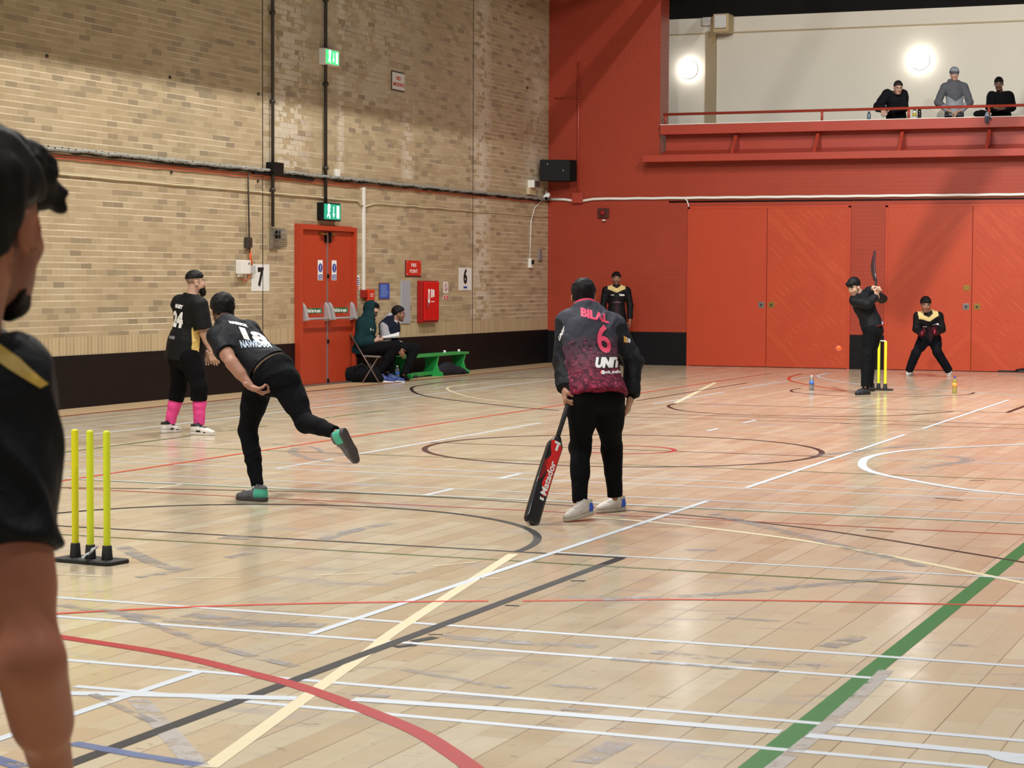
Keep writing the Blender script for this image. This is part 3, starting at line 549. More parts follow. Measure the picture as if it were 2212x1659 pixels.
# corner speaker, floodlight, camera and boxes
o = thing('loudspeaker', 'black loudspeaker box hung across the corner of the two walls', 'speaker', (-13.98, YR-.42, 3.66), math.radians(0))
pts = [(-.26, -.28), (.26, -.05), (.34, .12), (.12, .30), (-.16, .18)]
B().poly([(x, y, -.20) for x, y in pts], (0, 0, .40)).obj('cabinet', mat('speaker_black', (8, 8, 9), .6, spec=.2, bump=.2, bscale=200), o, .012)
B().tube([(0, .12, 0), (-.18, .38, 0)], .03, 8).obj('bracket', M_black, o)
[B().lathe([(.009, 0), (.009, .006)], (0, 0, 0), 8, Matrix.Translation(q) @ Matrix.Rotation(math.pi/2, 4, 'X')).obj('screw', M_wht, o) for q in ((-.12, -.225, .12), (.15, -.105, .0))]
o = thing('alarm_sounder', 'small dark and white box on a cream bracket under the loudspeaker', 'alarm', (XL, 36.72, 3.3)); B().box((0, -.16, .02), (.13, .10, .16)).obj('housing', M_wht, o, .006); B().box((.13, -.12, .03), (.15, .10, .15)).obj('face', mat('face_dark', (70, 62, 60), .3), o); B().box((0, -.2, -.11), (.06, .12, .02)).obj('bracket', mat('cream_bracket', (192, 176, 140), .5), o)
o = thing('security_camera', 'small white security camera with a black lens in the corner', 'camera', (XL+.08, 37.35, 3.19)); B().lathe([(.0, -.07), (.045, -.07), (.05, .05), (.04, .07), (0, .07)], (0, 0, 0), 14, Matrix.Rotation(math.radians(-55), 4, 'X') @ Matrix.Rotation(math.radians(20), 4, 'Y')).obj('body', M_wht, o); B().lathe([(.035, 0), (.035, .012)], (0, 0, 0), 14, Matrix.Translation((.02, -.065, -.045)) @ Matrix.Rotation(math.radians(125), 4, 'X')).obj('lens', M_black, o); B().tube([(0, 0, .03), (-.06, .1, .1)], .014, 6).obj('mount', M_wht, o)
tag(B().tube([(XL+.05, 37.2, 3.1), (XL+.03, 36.85, 2.95), (XL+.012, 36.72, 2.7), (XL+.012, 36.66, 1.9)], .009, 6).obj('white_drop_cable', M_wht), 'thin white cable dropping from the corner camera', 'cable')
tag(B().box((XL, 37.1, 1.96), (XL+.04, 37.25, 2.17)).obj('light_switch', mat('switch_grey', (128, 118, 116), .5), bevel=.004), 'small grey switch plate near the corner', 'switch')
o = thing('wall_socket', 'small white wall socket with a black plug near the corner', 'socket', (XL, 36.68, 1.92)); B().box((0, -.06, -.1), (.05, .06, .08)).obj('plate', M_wht, o, .004); B().box((.05, -.02, -.03), (.08, .05, .05)).obj('plug', M_black, o, .006)
for k, (px_, py_) in enumerate(((100, 121), (366, 167), (557, 203), (369, 372), (556, 391), (1138, 190))):
    p = onx(px_, py_); tag(B().lathe([(.02, 0), (.02, .02)], (0, 0, 0), 8, Matrix.Translation(p) @ Matrix.Rotation(math.pi/2, 4, 'Y')).obj('wall_anchor', M_dkmetal), ('rusty stub sticking out at the far upper left of the brick wall', 'small anchor plug high on the brick, right of the rusty stub', 'small anchor plug high on the brick just left of the dark joint', 'small anchor plug just under the cables, well left of the hanging cable', 'small anchor plug just under the cables beside the hanging cable', 'small anchor plug high on the brick right of the NO SMOKING plaque')[k], 'anchor', 'anchor plugs in the brick wall')
# ---------------------------------------------------------------- far wall fittings
tag(B().tube(sum([[(x, YR-.03, 3.135+(.0 if k % 2 else .006)-(.05 if -13.9 < x < -13.55 else 0))] for k, x in enumerate(np.arange(XL+.03, 8, .3))], []), .026, 8).obj('white_cable_bundle', M_wht), 'white strapped cable bundle running along the red wall', 'cable')
tag(B().tube([(x, YR-.012, 3.07) for x in np.arange(-11.9, 8, 2.)], .014, 5).obj('black_cable', M_black), 'thin black cable right under the white bundle on the red wall', 'cable')
tag(B().tube([(-11.6, YR-.03, 3.13), (-11.55, YR-.03, 3.10), (-11.52, YR-.02, 3.02), (-11.515, YR-.02, 2.96)], .012, 6).obj('white_cable_end', M_wht), 'short white cable curling down at the door corner', 'cable')
o = thing('red_conduit', 'red painted pipe dropping to a square box on the red wall', 'pipe', (-13.71, YR-.004, 3.14)); B().tube([(0, -.03, .1), (0, -.03, 2.6)], .022, 8).obj('pipe', M_redpaint, o); B().box((-.11, -.07, -.08), (.11, 0, .12)).obj('box', M_redpaint, o, .005)
tag(B().tube([(-14.2, YR-.015, 5.06), (-13.6, YR-.015, 5.06)], .012, 6).obj('red_branch_pipe', M_redpaint), 'thin level red pipe crossing the upright red pipe', 'pipe')
o = thing('alarm_beacon', 'small dark alarm beacon with a red lens on the red wall', 'alarm', (-13.2, YR, 2.87)); B().box((-.10, -.06, -.09), (.11, 0, .09)).obj('base', mat('beacon_base', (74, 30, 28), .4), o, .006); B().lathe([(.05, 0), (.05, .04), (.03, .055)], (0, 0, 0), 16, Matrix.Translation((0, -.06, 0)) @ Matrix.Rotation(math.pi/2, 4, 'X')).obj('lens', mat('beacon_red', (130, 24, 26), .2), o); B().box((-.0, -.07, -.15), (.05, -.02, -.125)).obj('tag', M_wht, o)
# doors in the far wall
def door_mat(name, dirs):
    g = G(name); x, y, z = g.sep()
    u = g.math('ADD', g.math('MULTIPLY', x, dirs), z); f = g.math('FRACT', g.math('DIVIDE', u, .152)); e = g.math('MINIMUM', f, g.math('SUBTRACT', 1., f)); ln = g.math('LESS_THAN', e, .045)
    inx = g.math('LESS_THAN', g.math('ABSOLUTE', x), .70); inz = g.math('MULTIPLY', g.math('GREATER_THAN', z, .06), g.math('LESS_THAN', z, 2.9)); k = g.math('MULTIPLY', ln, g.math('MULTIPLY', inx, inz))
    n1 = g.noise(g.tc.outputs['Object'], 1.2, 5); c = g.mix(n1, (164, 56, 30), (182, 68, 36))
    pl = g.white(g.comb(g.math('FLOOR', g.math('DIVIDE', u, .152)), 1., 1.)); c = g.mix(g.math('MULTIPLY', g.math('GREATER_THAN', pl, .72), .12), c, (206, 92, 56))
    kk = g.noise(g.comb(g.math('MULTIPLY', x, 3.), 0., g.math('MULTIPLY', z, 3.)), 1., 3); kk = g.ramp(kk, [(.45, (0, 0, 0, 1)), (.6, (1, 1, 1, 1))])
    c = g.mix(g.math('MULTIPLY', k, .55 if dirs > 0 else .25), c, g.mix(kk, (138, 50, 28), (206, 112, 78)))
    sc = g.noise(g.comb(g.math('MULTIPLY', x, 14.), 0., g.math('MULTIPLY', z, 18.)), 1., 5, .7); low = g.math('LESS_THAN', z, .35)
    c = g.mix(g.math('MULTIPLY', g.math('MULTIPLY', g.ramp(sc, [(.68, (0, 0, 0, 1)), (.72, (1, 1, 1, 1))]), low), .8), c, (226, 176, 150))
    g.bump(g.math('SUBTRACT', 1., k), .5, .006); return g.out(c, .36)
DMl, DMr = door_mat('boarded_door_rising', -1.), door_mat('boarded_door_falling', 1.)
def pair(name, x0, xm, x1, plain):
    o = thing(name, None, None, (xm, YR, 0)); o.pop('label', None); o.pop('category', None); o['kind'] = 'structure'
    f = B(); f.box((x0-xm-.03, -.03, 0), (x0-xm+.02, 0, 2.97)); f.box((x1-xm-.02, -.03, 0), (x1-xm+.03, 0, 2.97)); f.box((x0-xm-.03, -.03, 2.93), (x1-xm+.03, 0, 2.98)); f.obj('door_frame', M_door, o, .004)
    for a, b_, s in ((x0+.02, xm-.006, 0), (xm+.006, x1-.02, 1)):
        w2 = (b_-a)/2; m = (M_door if (plain and s == 0) else (DMl if s == 0 else DMr))
        lf = B().box((-w2, -.028, .012), (w2, 0, 2.93)).obj('door_leaf', m, o, .003, ((a+b_)/2-xm, 0, 0))
        hx = (w2-.09) if s == 0 else (-w2+.09)
        lk = B().box((hx-.055, -.034, 1.10), (hx+.055, -.028, 1.21)).obj('lock_plate', M_steel if s == 0 else M_brass, lf, .002); B().lathe([(.022, 0), (.022, .02)], (0, 0, 0), 12, Matrix.Translation((hx, -.034, 1.155)) @ Matrix.Rotation(math.pi/2, 4, 'X')).obj('lock_cylinder', M_dkmetal, lk)
        if not plain and s == 0: B().box((hx-.05, -.036, 1.44), (hx+.06, -.028, 1.54)).obj('hasp', M_brass, lf, .002)
    return o
pair('door_2', -11.50, -10.0, -8.47, True); pair('door_3', -7.78, -6.25, -4.7, False); pair('door_4', -4.1, -2.6, -1.1, False)
# gallery handrail
o = thing('gallery_handrail', 'red tubular handrail along the gallery edge', 'handrail', (0, YR, 4.7)); B().tube([(-12.02, -.02, 0), (8, -.02, 0)], .026, 10).obj('rail', M_redpaint, o)
for x in (-11.98, -9.0, -7.42, -6.0, -4.4, -2.8): B().tube([(x, -.02, -.19), (x, -.02, 0)], .024, 8).obj('post', M_redpaint, o)
# gallery lights, camera, fitting
E_l = mat('lamp_glow', (255, 252, 246), .4, emit=15.)
for (px_, py_), lb in (((1489, 150), 'round glowing wall lamp at the left end of the gallery'), ((1988, 130), 'round glowing wall lamp above the leaning man in the gallery')):
    p = ony(px_, py_, YG); o = thing('wall_lamp', lb, 'lamp', p, 0, 'round wall lamps in the gallery')
    R_ = Matrix.Rotation(math.pi/2, 4, 'X'); B().lathe([(.185, 0), (.185, .03), (.18, .04)], (0, 0, 0), 32, R_).obj('base', mat('lamp_base', (206, 196, 196), .5), o)
    B().lathe([(.182, .04), (.180, .09), (.160, .13), (.12, .16), (.06, .175), (.01, .18)], (0, 0, 0), 32, R_).obj('diffuser', E_l, o)
p = ony(1560, 48, YG-.35); o = thing('floodlight', 'boxy white floodlight on a cream bracket in the gallery', 'light', p); B().box((-.16, -.1, -.2), (.16, .28, .16)).obj('bracket_box', mat('cream_box', (196, 172, 128), .5), o, .01); B().box((-.12, -.16, -.13), (.12, -.1, .13)).obj('lens', M_wht, o, .01)
B().poly([(-.33, .29, .15), (-.16, .1, .15), (-.16, .1, -.2), (-.33, .29, -.45)], (.02, .04, 0)).obj('arm', mat('cream_arm', (188, 162, 116), .5), o)
p = ony(1527, 46, YG-.08); tag(B().box((-.09, -.05, -.08), (.09, .06, .08)).obj('small_light', M_wht, bevel=.02, loc=p), 'small round white fitting left of the floodlight', 'light')
# ================================================================ smooth solid shapes on a grid -> one continuous mesh
V3 = lambda *a: np.array(a, dtype=np.float32)
def nv(v): v = np.asarray(v, float); return v/(np.linalg.norm(v)+1e-9)
class Cone:
    def __init__(s, a, b, ra, rb, k=.02, flat=1., ax=None, op='u'):
        s.a, s.b, s.ra, s.rb, s.k, s.flat, s.op = V3(*a), V3(*b), ra, rb, k, flat, op; s.ax = None if ax is None else V3(*nv(ax))
        m = max(ra, rb)*max(1., flat); s.lo = np.minimum(s.a, s.b)-m; s.hi = np.maximum(s.a, s.b)+m
    def d(s, P):
        pa = P-s.a; ba = s.b-s.a
        if s.ax is not None:
            q = 1/s.flat-1; pa = pa+(pa@s.ax)[..., None]*(s.ax*q); ba = ba+s.ax*(ba@s.ax)*q
        h = np.clip((pa@ba)/max(ba@ba, 1e-9), 0, 1)
        return (np.linalg.norm(pa-h[..., None]*ba, axis=-1)-(s.ra+(s.rb-s.ra)*h))*min(1., s.flat)
class Ell:
    def __init__(s, c, r, R=None, k=.02, op='u'):
        s.c, s.r, s.R, s.k, s.op = V3(*c), V3(*r), (np.eye(3) if R is None else np.array([nv(v) for v in R])).astype(np.float32), k, op
        e = np.abs(s.R.T)@s.r; s.lo, s.hi = s.c-e, s.c+e
    def d(s, P):
        q = (P-s.c)@s.R.T; k0 = np.linalg.norm(q/s.r, axis=-1); k1 = np.linalg.norm(q/(s.r*s.r), axis=-1)
        return k0*(k0-1)/(k1+1e-9)
class Slab:
    """everything beyond a plane, within a radius: trims hems and cuffs cleanly"""
    def __init__(s, c, n, R, k=.004): s.c, s.n, s.R_, s.k, s.op = V3(*c), V3(*nv(n)), R, k, 's'; s.lo, s.hi = s.c-R, s.c+R
    def d(s, P): q = P-s.c; return np.maximum(-(q@s.n), np.linalg.norm(q, axis=-1)-s.R_)
class Grp:
    """a set of shapes worked out on its own, then blended in (so that a cut stays inside it)"""
    def __init__(s, prims, k=.02):
        s.ps, s.k, s.op = prims, k, 'u'; u = [p for p in prims if p.op == 'u']; s.lo = np.min([p.lo for p in u], 0); s.hi = np.max([p.hi for p in u], 0)
    def d(s, P):
        v = None
        for p in s.ps:
            d = p.d(P)
            if v is None: v = d; continue
            if p.op == 'u': h = np.clip(.5+.5*(v-d)/p.k, 0, 1); v = v+(d-v)*h-p.k*h*(1-h)
            else: d = -d; h = np.clip(.5-.5*(v-d)/p.k, 0, 1); v = v+(d-v)*h+p.k*h*(1-h)
        return v
def mesh_sdf(prims, vox, cuts=(), disp=None, lo=None, hi=None, pad=.03):
    u = [p for p in prims if p.op == 'u']
    L_ = np.min([p.lo for p in u], 0)-pad if lo is None else np.array(lo, np.float32); Hh = np.max([p.hi for p in u], 0)+pad if hi is None else np.array(hi, np.float32)
    n = np.ceil((Hh-L_)/vox).astype(int)+1
    ax = [(L_[i]+vox*np.arange(n[i])).astype(np.float32) for i in range(3)]
    Vv = np.full(n, .2, np.float32)
    for p in prims:
        m = p.k+3*vox; i0 = np.clip(np.floor((p.lo-m-L_)/vox).astype(int), 0, n); i1 = np.clip(np.ceil((p.hi+m-L_)/vox).astype(int)+1, 0, n)
        if (i1 <= i0).any(): continue
        sl = tuple(slice(i0[i], i1[i]) for i in range(3))
        P = np.stack(np.meshgrid(*[ax[i][sl[i]] for i in range(3)], indexing='ij'), -1)
        d = p.d(P); v = Vv[sl]
        if p.op == 'u': h = np.clip(.5+.5*(v-d)/p.k, 0, 1); Vv[sl] = v+(d-v)*h-p.k*h*(1-h)
        else: d = -d; h = np.clip(.5-.5*(v-d)/p.k, 0, 1); Vv[sl] = v+(d-v)*h+p.k*h*(1-h)
    if disp is not None:
        I = np.argwhere(np.abs(Vv) < 3*vox+.012); P = (L_+I*vox).astype(np.float32); Vv[I[:, 0], I[:, 1], I[:, 2]] += disp(P).astype(np.float32)
    for (c, nn) in cuts:   # keep the side the normal points away from
        nn = V3(*nv(nn)); c = V3(*c); g = (ax[0][:, None, None]-c[0])*nn[0]+(ax[1][None, :, None]-c[1])*nn[1]+(ax[2][None, None, :]-c[2])*nn[2]
        np.maximum(Vv, g, out=Vv)
    Vv[0], Vv[-1] = .2, .2; Vv[:, 0], Vv[:, -1] = .2, .2; Vv[:, :, 0], Vv[:, :, -1] = .2, .2
    ins = Vv < 0; c = [ins[i:n[0]-1+i, j:n[1]-1+j, k:n[2]-1+k] for i in (0, 1) for j in (0, 1) for k in (0, 1)]
    s_ = sum(x.astype(np.int8) for x in c); A = np.argwhere((s_ > 0) & (s_ < 8)); idx = np.full(n-1, -1, np.int64); idx[A[:, 0], A[:, 1], A[:, 2]] = np.arange(len(A))
    acc = np.zeros((len(A), 3)); cnt = np.zeros(len(A)); cor = [(i, j, k) for i in (0, 1) for j in (0, 1) for k in (0, 1)]
    val = [Vv[A[:, 0]+i, A[:, 1]+j, A[:, 2]+k] for i, j, k in cor]
    for q in range(8):
        for r in range(q+1, 8):
            if sum(abs(a-b) for a, b in zip(cor[q], cor[r])) != 1: continue
            m = (val[q] < 0) != (val[r] < 0); t = val[q]/(val[q]-val[r]+1e-12)
            for e in range(3): acc[:, e] += np.where(m, cor[q][e]+(cor[r][e]-cor[q][e])*t, 0)
            cnt += m
    pts = L_+(A+acc/cnt[:, None])*vox; F_ = []
    for a in range(3):
        b_, c_ = (a+1) % 3, (a+2) % 3; s0 = [slice(0, n[i]-1) for i in range(3)]; s1 = list(s0); s0[a] = slice(0, n[a]-1); s1[a] = slice(1, n[a])
        x0, x1 = ins[tuple(s0)], ins[tuple(s1)]; E_ = np.argwhere(x0 != x1); E_ = E_[(E_[:, b_] > 0) & (E_[:, c_] > 0)]
        fl_ = x0[E_[:, 0], E_[:, 1], E_[:, 2]]; db = np.zeros(3, int); db[b_] = 1; dc = np.zeros(3, int); dc[c_] = 1
        g = lambda X: idx[X[:, 0], X[:, 1], X[:, 2]]
        Q = np.stack([g(E_-db-dc), g(E_-dc), g(E_), g(E_-db)], 1); Q[~fl_] = Q[~fl_][:, ::-1]; F_.append(Q[(Q >= 0).all(1)])
    return pts, np.concatenate(F_)
def join(parts):
    vs, fs, o = [], [], 0
    for v, f in parts: vs.append(v); fs.append(f+o); o += len(v)
    return np.concatenate(vs), np.concatenate(fs)
def np_obj(name, vf, mats, parent, col=None, relax=1):
    v, f = vf; base = np.array(parent.location) if parent is not None and parent.type == 'EMPTY' else (np.array(parent.parent.location) if parent is not None and parent.parent is not None else np.zeros(3))
    v = v.astype(float)
    if relax:   # soften the grid steps
        e = np.concatenate([f[:, [0, 1]], f[:, [1, 2]], f[:, [2, 3]], f[:, [3, 0]]])
        for _ in range(relax):
            a = np.zeros_like(v); c = np.zeros(len(v)); 
            for q in range(3): a[:, q] = np.bincount(e[:, 0], v[e[:, 1], q], len(v))+np.bincount(e[:, 1], v[e[:, 0], q], len(v))
            c = np.bincount(e[:, 0], minlength=len(v))+np.bincount(e[:, 1], minlength=len(v)); v = .45*v+.55*a/np.maximum(c, 1)[:, None]
    me = bpy.data.meshes.new(name); lv = (v-base).astype(np.float32)
    me.vertices.add(len(lv)); me.vertices.foreach_set('co', lv.ravel()); me.loops.add(f.size); me.loops.foreach_set('vertex_index', f.astype(np.int32).ravel())
    me.polygons.add(len(f)); me.polygons.foreach_set('loop_start', np.arange(0, f.size, 4, dtype=np.int32)); me.polygons.foreach_set('loop_total', np.full(len(f), 4, np.int32))
    me.update(calc_edges=True); me.validate(); me.polygons.foreach_set('use_smooth', np.ones(len(me.polygons), bool))
    if col is not None:
        at = me.color_attributes.new('Col', 'FLOAT_COLOR', 'POINT'); c = col(v); c = np.concatenate([c, np.ones((len(c), 1))], 1).astype(np.float32); at.data.foreach_set('color', c.ravel())
    for m in (mats if isinstance(mats, (list, tuple)) else [mats]): me.materials.append(m)
    return link(name, me, parent)
def wav(seed, fr, amp, st=(1, 1, 1)):
    """soft pseudo-random waves, used for cloth folds and hair tufts"""
    R_ = np.random.RandomState(seed); K = [(nv(R_.normal(size=3)*np.array(st))*fr*R_.uniform(.7, 1.5), R_.uniform(0, 6.3), nv(R_.normal(size=3))*fr*.6) for _ in range(5)]
    def f(P):
        o = 0
        for k, ph, m in K: o = o+np.sin(P@k.astype(np.float32)+ph+1.4*np.sin(P@m.astype(np.float32)+ph*2))
        return amp*o/3.
    return f
def ridge(seed, fr, amp, st=(1, 1, 1)):
    """sharp-crested folds"""
    a, b = wav(seed, fr, 1., st), wav(seed+50, fr*.4, 1.)
    def f(P): n = a(P); return -amp*(np.exp(-(n*3.2)**2)*1.3-.4)*np.clip(.55+b(P), 0, 1.4)
    return f
def mat_attr(name, rough=.6, bump=.1, bscale=60., sheen=0., sss=0., spec=.4, fold=0.):
    g = G(name); a = g.N.new('ShaderNodeAttribute'); a.attribute_name = 'Col'
    n = g.noise(g.tc.outputs['Object'], 9., 4); v = g.mix(n, (.9, .9, .9, 1), (1.1, 1.1, 1.1, 1)); c = g.mix(1., a.outputs['Color'], v, 'MULTIPLY')
    hh = g.noise(g.tc.outputs['Object'], bscale, 4)
    if fold:
        nn = g.N.new('ShaderNodeTexNoise'); nn.inputs['Scale'].default_value = 11.; nn.inputs['Detail'].default_value = 3; nn.inputs['Distortion'].default_value = 1.2; g.L.new(g.tc.outputs['Object'], nn.inputs['Vector'])
        hh = g.math('ADD', g.math('MULTIPLY', hh, .25), g.math('MULTIPLY', nn.outputs['Fac'], fold))
    g.bump(hh, bump, .004); g.P.inputs['Sheen Weight'].default_value = sheen; g.P.inputs['Specular IOR Level'].default_value = spec
    if sss: g.P.inputs['Subsurface Weight'].default_value = sss; g.P.inputs['Subsurface Radius'].default_value = (.02, .008, .004)
    return g.out(c, rough)
M_skin = mat_attr('skin', .5, .06, 120., 0, .08); M_cloth = mat_attr('cloth', .9, .6, 60., .0, 0, .12, 4.); M_tech = mat_attr('sport_cloth', .68, .6, 60., .0, 0, .22, 4.); M_hair = mat_attr('hair', .6, 1., 220., 0, 0, .2, 1.5); M_shoe = mat_attr('shoe', .5, .1, 90.)
def cc(rgb): return np.array(lin(rgb)[:3])
def flat(rgb): c = cc(rgb); return lambda v: np.repeat(c[None], len(v), 0)
# ---------------------------------------------------------------- head
class Fr:
    """frame: origin, right, forward, up"""
    def __init__(s, o, f, u=(0, 0, 1), sc=1.):
        s.o = np.array(o, float); s.f = nv(f); s.r = nv(np.cross(s.f, u)); s.u = nv(np.cross(s.r, s.f)); s.s = sc; s.R = (s.r, s.f, s.u)
    def p(s, x, y, z): return s.o+s.s*(s.r*x+s.f*y+s.u*z)
    def loc(s, v): q = v-s.o; return np.stack([q@s.r, q@s.f, q@s.u], 1)/s.s
def head_prims(h, beard=0.):
    s = h.s; E = lambda x, y, z, r, k=.015, op='u': Ell(h.p(x, y, z), [a*s for a in r], h.R, k*s, op)
    C = lambda a, b, ra, rb, k=.01, op='u': Cone(h.p(*a), h.p(*b), ra*s, rb*s, k*s, op=op)
    P = [E(0, -.012, .035, (.074, .092, .080)), E(0, .022, -.02, (.062, .068, .075), .02), E(0, .04, -.065, (.047, .045, .04), .025), E(0, .068, -.098, (.022, .018, .017), .02),
         C((-.036, .030, -.055), (-.02, .066, -.092), .022, .018, .02), C((.036, .030, -.055), (.02, .066, -.092), .022, .018, .02),
         E(-.036, .062, -.025, (.022, .02, .02), .02), E(.036, .062, -.025, (.022, .02, .02), .02),
         C((-.034, .079, .022), (.034, .079, .022), .009, .009, .014)]
    for x in (-.031, .031): P.append(E(x, .098, .004, (.017, .014, .011), .012, 's'))
    for x in (-.031, .031): P.append(E(x, .077, .005, (.0135, .0125, .0115), .002))
    P += [C((0, .084, .014), (0, .100, -.026), .0070, .0095, .008), E(0, .097, -.031, (.016, .010, .008), .006), C((-.018, .083, -.055), (.018, .083, -.055), .0055, .0055, .005), C((-.015, .080, -.064), (.015, .080, -.064), .0065, .0065, .004),
          C((-.018, .090, -.0595), (.018, .090, -.0595), .0018, .0018, .003, 's')]
    for x in (-1, 1):
        P += [Ell(h.p(x*.077, -.004, -.012), [a*s for a in (.008, .019, .031)], (nv(h.r*1+h.f*-.35*x*x*np.sign(x)*np.sign(x)), h.f, h.u), .006*s), Ell(h.p(x*.085, .002, -.008), [a*s for a in (.006, .010, .018)], h.R, .004*s, 's')]
    return P
def head_col(h, skin, hair=(18, 14, 13), stubble=0., brow=True, fade=(-.04, .55), beardz=-.045):
    sk, hr = cc(skin), cc(hair)
    def f(v):
        q = h.loc(v); x, y, z = np.abs(q[:, 0]), q[:, 1], q[:, 2]; C = np.repeat(sk[None], len(v), 0).copy()
        def put(m, c, a=1.): C[m] = C[m]*(1-a)+np.array(c)*a
        put((z > -.16) & (z < -.02) & (y > .05) & (x > .02) & (x < .055), sk*np.array([1.08, .86, .82]), .5)
        put((np.hypot(x, (z+.059)*1.7) < .020) & (y > .07), sk*np.array([.92, .55, .52]))
        if stubble: put(((z < beardz) & (y > .0) & (z > -.13) & ~((np.hypot(x, (z+.060)*1.6) < .022) & (y > .06))) | ((z < beardz+.015) & (z > -.09) & (x > .045) & (y > -.01)), hr, stubble)
        if stubble: put((z > -.052) & (z < -.040) & (x < .028) & (y > .06), hr, stubble*.9)
        if brow: put((np.abs(z-.024-.004*np.sin(x*60)) < .0055) & (x > .012) & (x < .05) & (y > .05), hr, .9)
        put((np.hypot((x-.031)/.014, (z-.004)/.0075) < 1) & (y > .06), cc((196, 186, 178))); put((np.hypot(x-.031, z-.004) < .0068) & (y > .06), cc((30, 18, 12)))
        put((np.abs(z-.0115) < .0022) & (np.abs(x-.031) < .016) & (y > .06), hr, .9)
        if fade: put((z > fade[0]) & ~((y > .028) & (z < .045)) & ~((y > .062) & (z < .06)) & ~((x > .068) & (z < .02) & (y > -.03) & (y < .02)) & (y < .072), hr, fade[1])
        return C
    return f
def hair_obj(h, parent, style='short', rgb=(16, 13, 12), vox=.004, seed=1, amp=.003, thick=.012, fringe=0., name='hair', fadec=0, ear=1.):
    s = h.s; t = thick; R_ = [Ell(h.p(0, -.014, .040), [a*s for a in (.074+t, .092+t, .078+t*1.3)], h.R, .01)]; late = []
    if style == 'nape': R_.append(Ell(h.p(0, -.045, -.03), [a*s for a in (.060, .045, .07)], h.R, .03))
    if style in ('fringe', 'curly'):
        late = [Ell(h.p(-.03, .062, .084), [a*s for a in (.042, .036, .022)], h.R, .015*s), Ell(h.p(.03, .066, .082), [a*s for a in (.042, .034, .022)], h.R, .015*s)]
        if style == 'fringe': late += [Ell(h.p(k*.02, .088, .057), [a*s for a in (.014, .012, .018)], h.R, .008*s) for k in (-2, -1, 0, 1, 2)]
        else: late += [Ell(h.p(k*.024, .078, .066+.004*(k % 2)), [a*s for a in (.017, .016, .015)], h.R, .008*s) for k in (-2, -1, 0, 1, 2)]
    if style == 'nape': sub = [Slab(h.p(0, -.012, -.012), h.f*.78-h.u*.62, .25*s, .008)]
    elif style == 'top': sub = [Ell(h.p(0, .095, -.02), [a*s for a in (.09, .05, .08)], h.R, .01*s, 's'), Ell(h.p(0, 0, -.10), [a*s for a in (.2, .2, .145)], h.R, .008*s, 's')]
    else: sub = [Slab(h.p(0, -.010, .008), h.f*.58-h.u*.81, .25*s, .006)]
    for x in (-1, 1): sub.append(Ell(h.p(x*.088, .006, -.02), [a*s*ear for a in (.026, .030, .042)], h.R, .006*s, 's'))
    return np_obj(name, mesh_sdf(R_+sub+late, vox, (), wav(seed, 170/s if style == 'curly' else 120/s, amp)), M_hair, parent, flat(rgb), 0)
# ---------------------------------------------------------------- hand
def rotv(v, ax, a):
    v, ax = np.asarray(v, float), nv(ax); return v*math.cos(a)+np.cross(ax, v)*math.sin(a)+ax*(ax@v)*(1-math.cos(a))
def hand_prims(w, fd, nd, td, curl=(20, 25, 20), tc=25, s=1., spread=4, fc=None):
    """w wrist, fd direction of the fingers, nd way the palm faces, td side of the thumb"""
    fd = nv(fd); nd = nv(np.asarray(nd)-fd*(np.asarray(nd)@fd)); t0 = np.asarray(td, float); td = nv(t0-fd*(t0@fd)-nd*(t0@nd)); w = np.asarray(w, float)
    P = [Cone(w-fd*.03*s, w+fd*.02*s, .027*s, .030*s, .012, .78, nd), Cone(w+fd*.03*s+td*.016*s, w+fd*.085*s+td*.020*s, .024*s, .022*s, .012, .62, nd), Cone(w+fd*.03*s-td*.014*s, w+fd*.078*s-td*.024*s, .024*s, .020*s, .014, .62, nd), Ell(w+fd*.04*s+td*.022*s+nd*.010*s, (.018*s, .026*s, .016*s), (td, fd, nd), .012)]
    L_ = (.044, .026, .022)
    for i, (o, ls, bl, r) in enumerate(((.030, .95, .088, .0092), (.010, 1.06, .093, .0095), (-.010, 1., .089, .0090), (-.029, .80, .080, .0080))):
        p = w+fd*bl*s+td*o*s; d = rotv(fd, nd, math.radians(spread*(1.5-i))*(1 if np.dot(np.cross(fd, td), nd) > 0 else -1)); c = (fc[i] if fc else curl); ax = np.cross(d, nd)
        for j in range(3):
            d = rotv(d, ax, math.radians(c[j])); q = p+d*L_[j]*ls*s; rr = r*(1-.1*j)*s
            P.append(Cone(p, q, rr*1.03, rr*.95, .0035 if j else .006)); p = q
    p = w+fd*.022*s+td*.026*s+nd*.006*s; d = nv(fd*.72+td*.62+nd*.25); ax = np.cross(d, nd*.8-td*.6)
    for j, (l, r) in enumerate(((.042, .0135), (.032, .0110), (.025, .0098))):
        if j: d = rotv(d, ax, math.radians(tc))
        q = p+d*l*s; P.append(Cone(p, q, r*s, r*.92*s, .004 if j else .010)); p = q
    return P
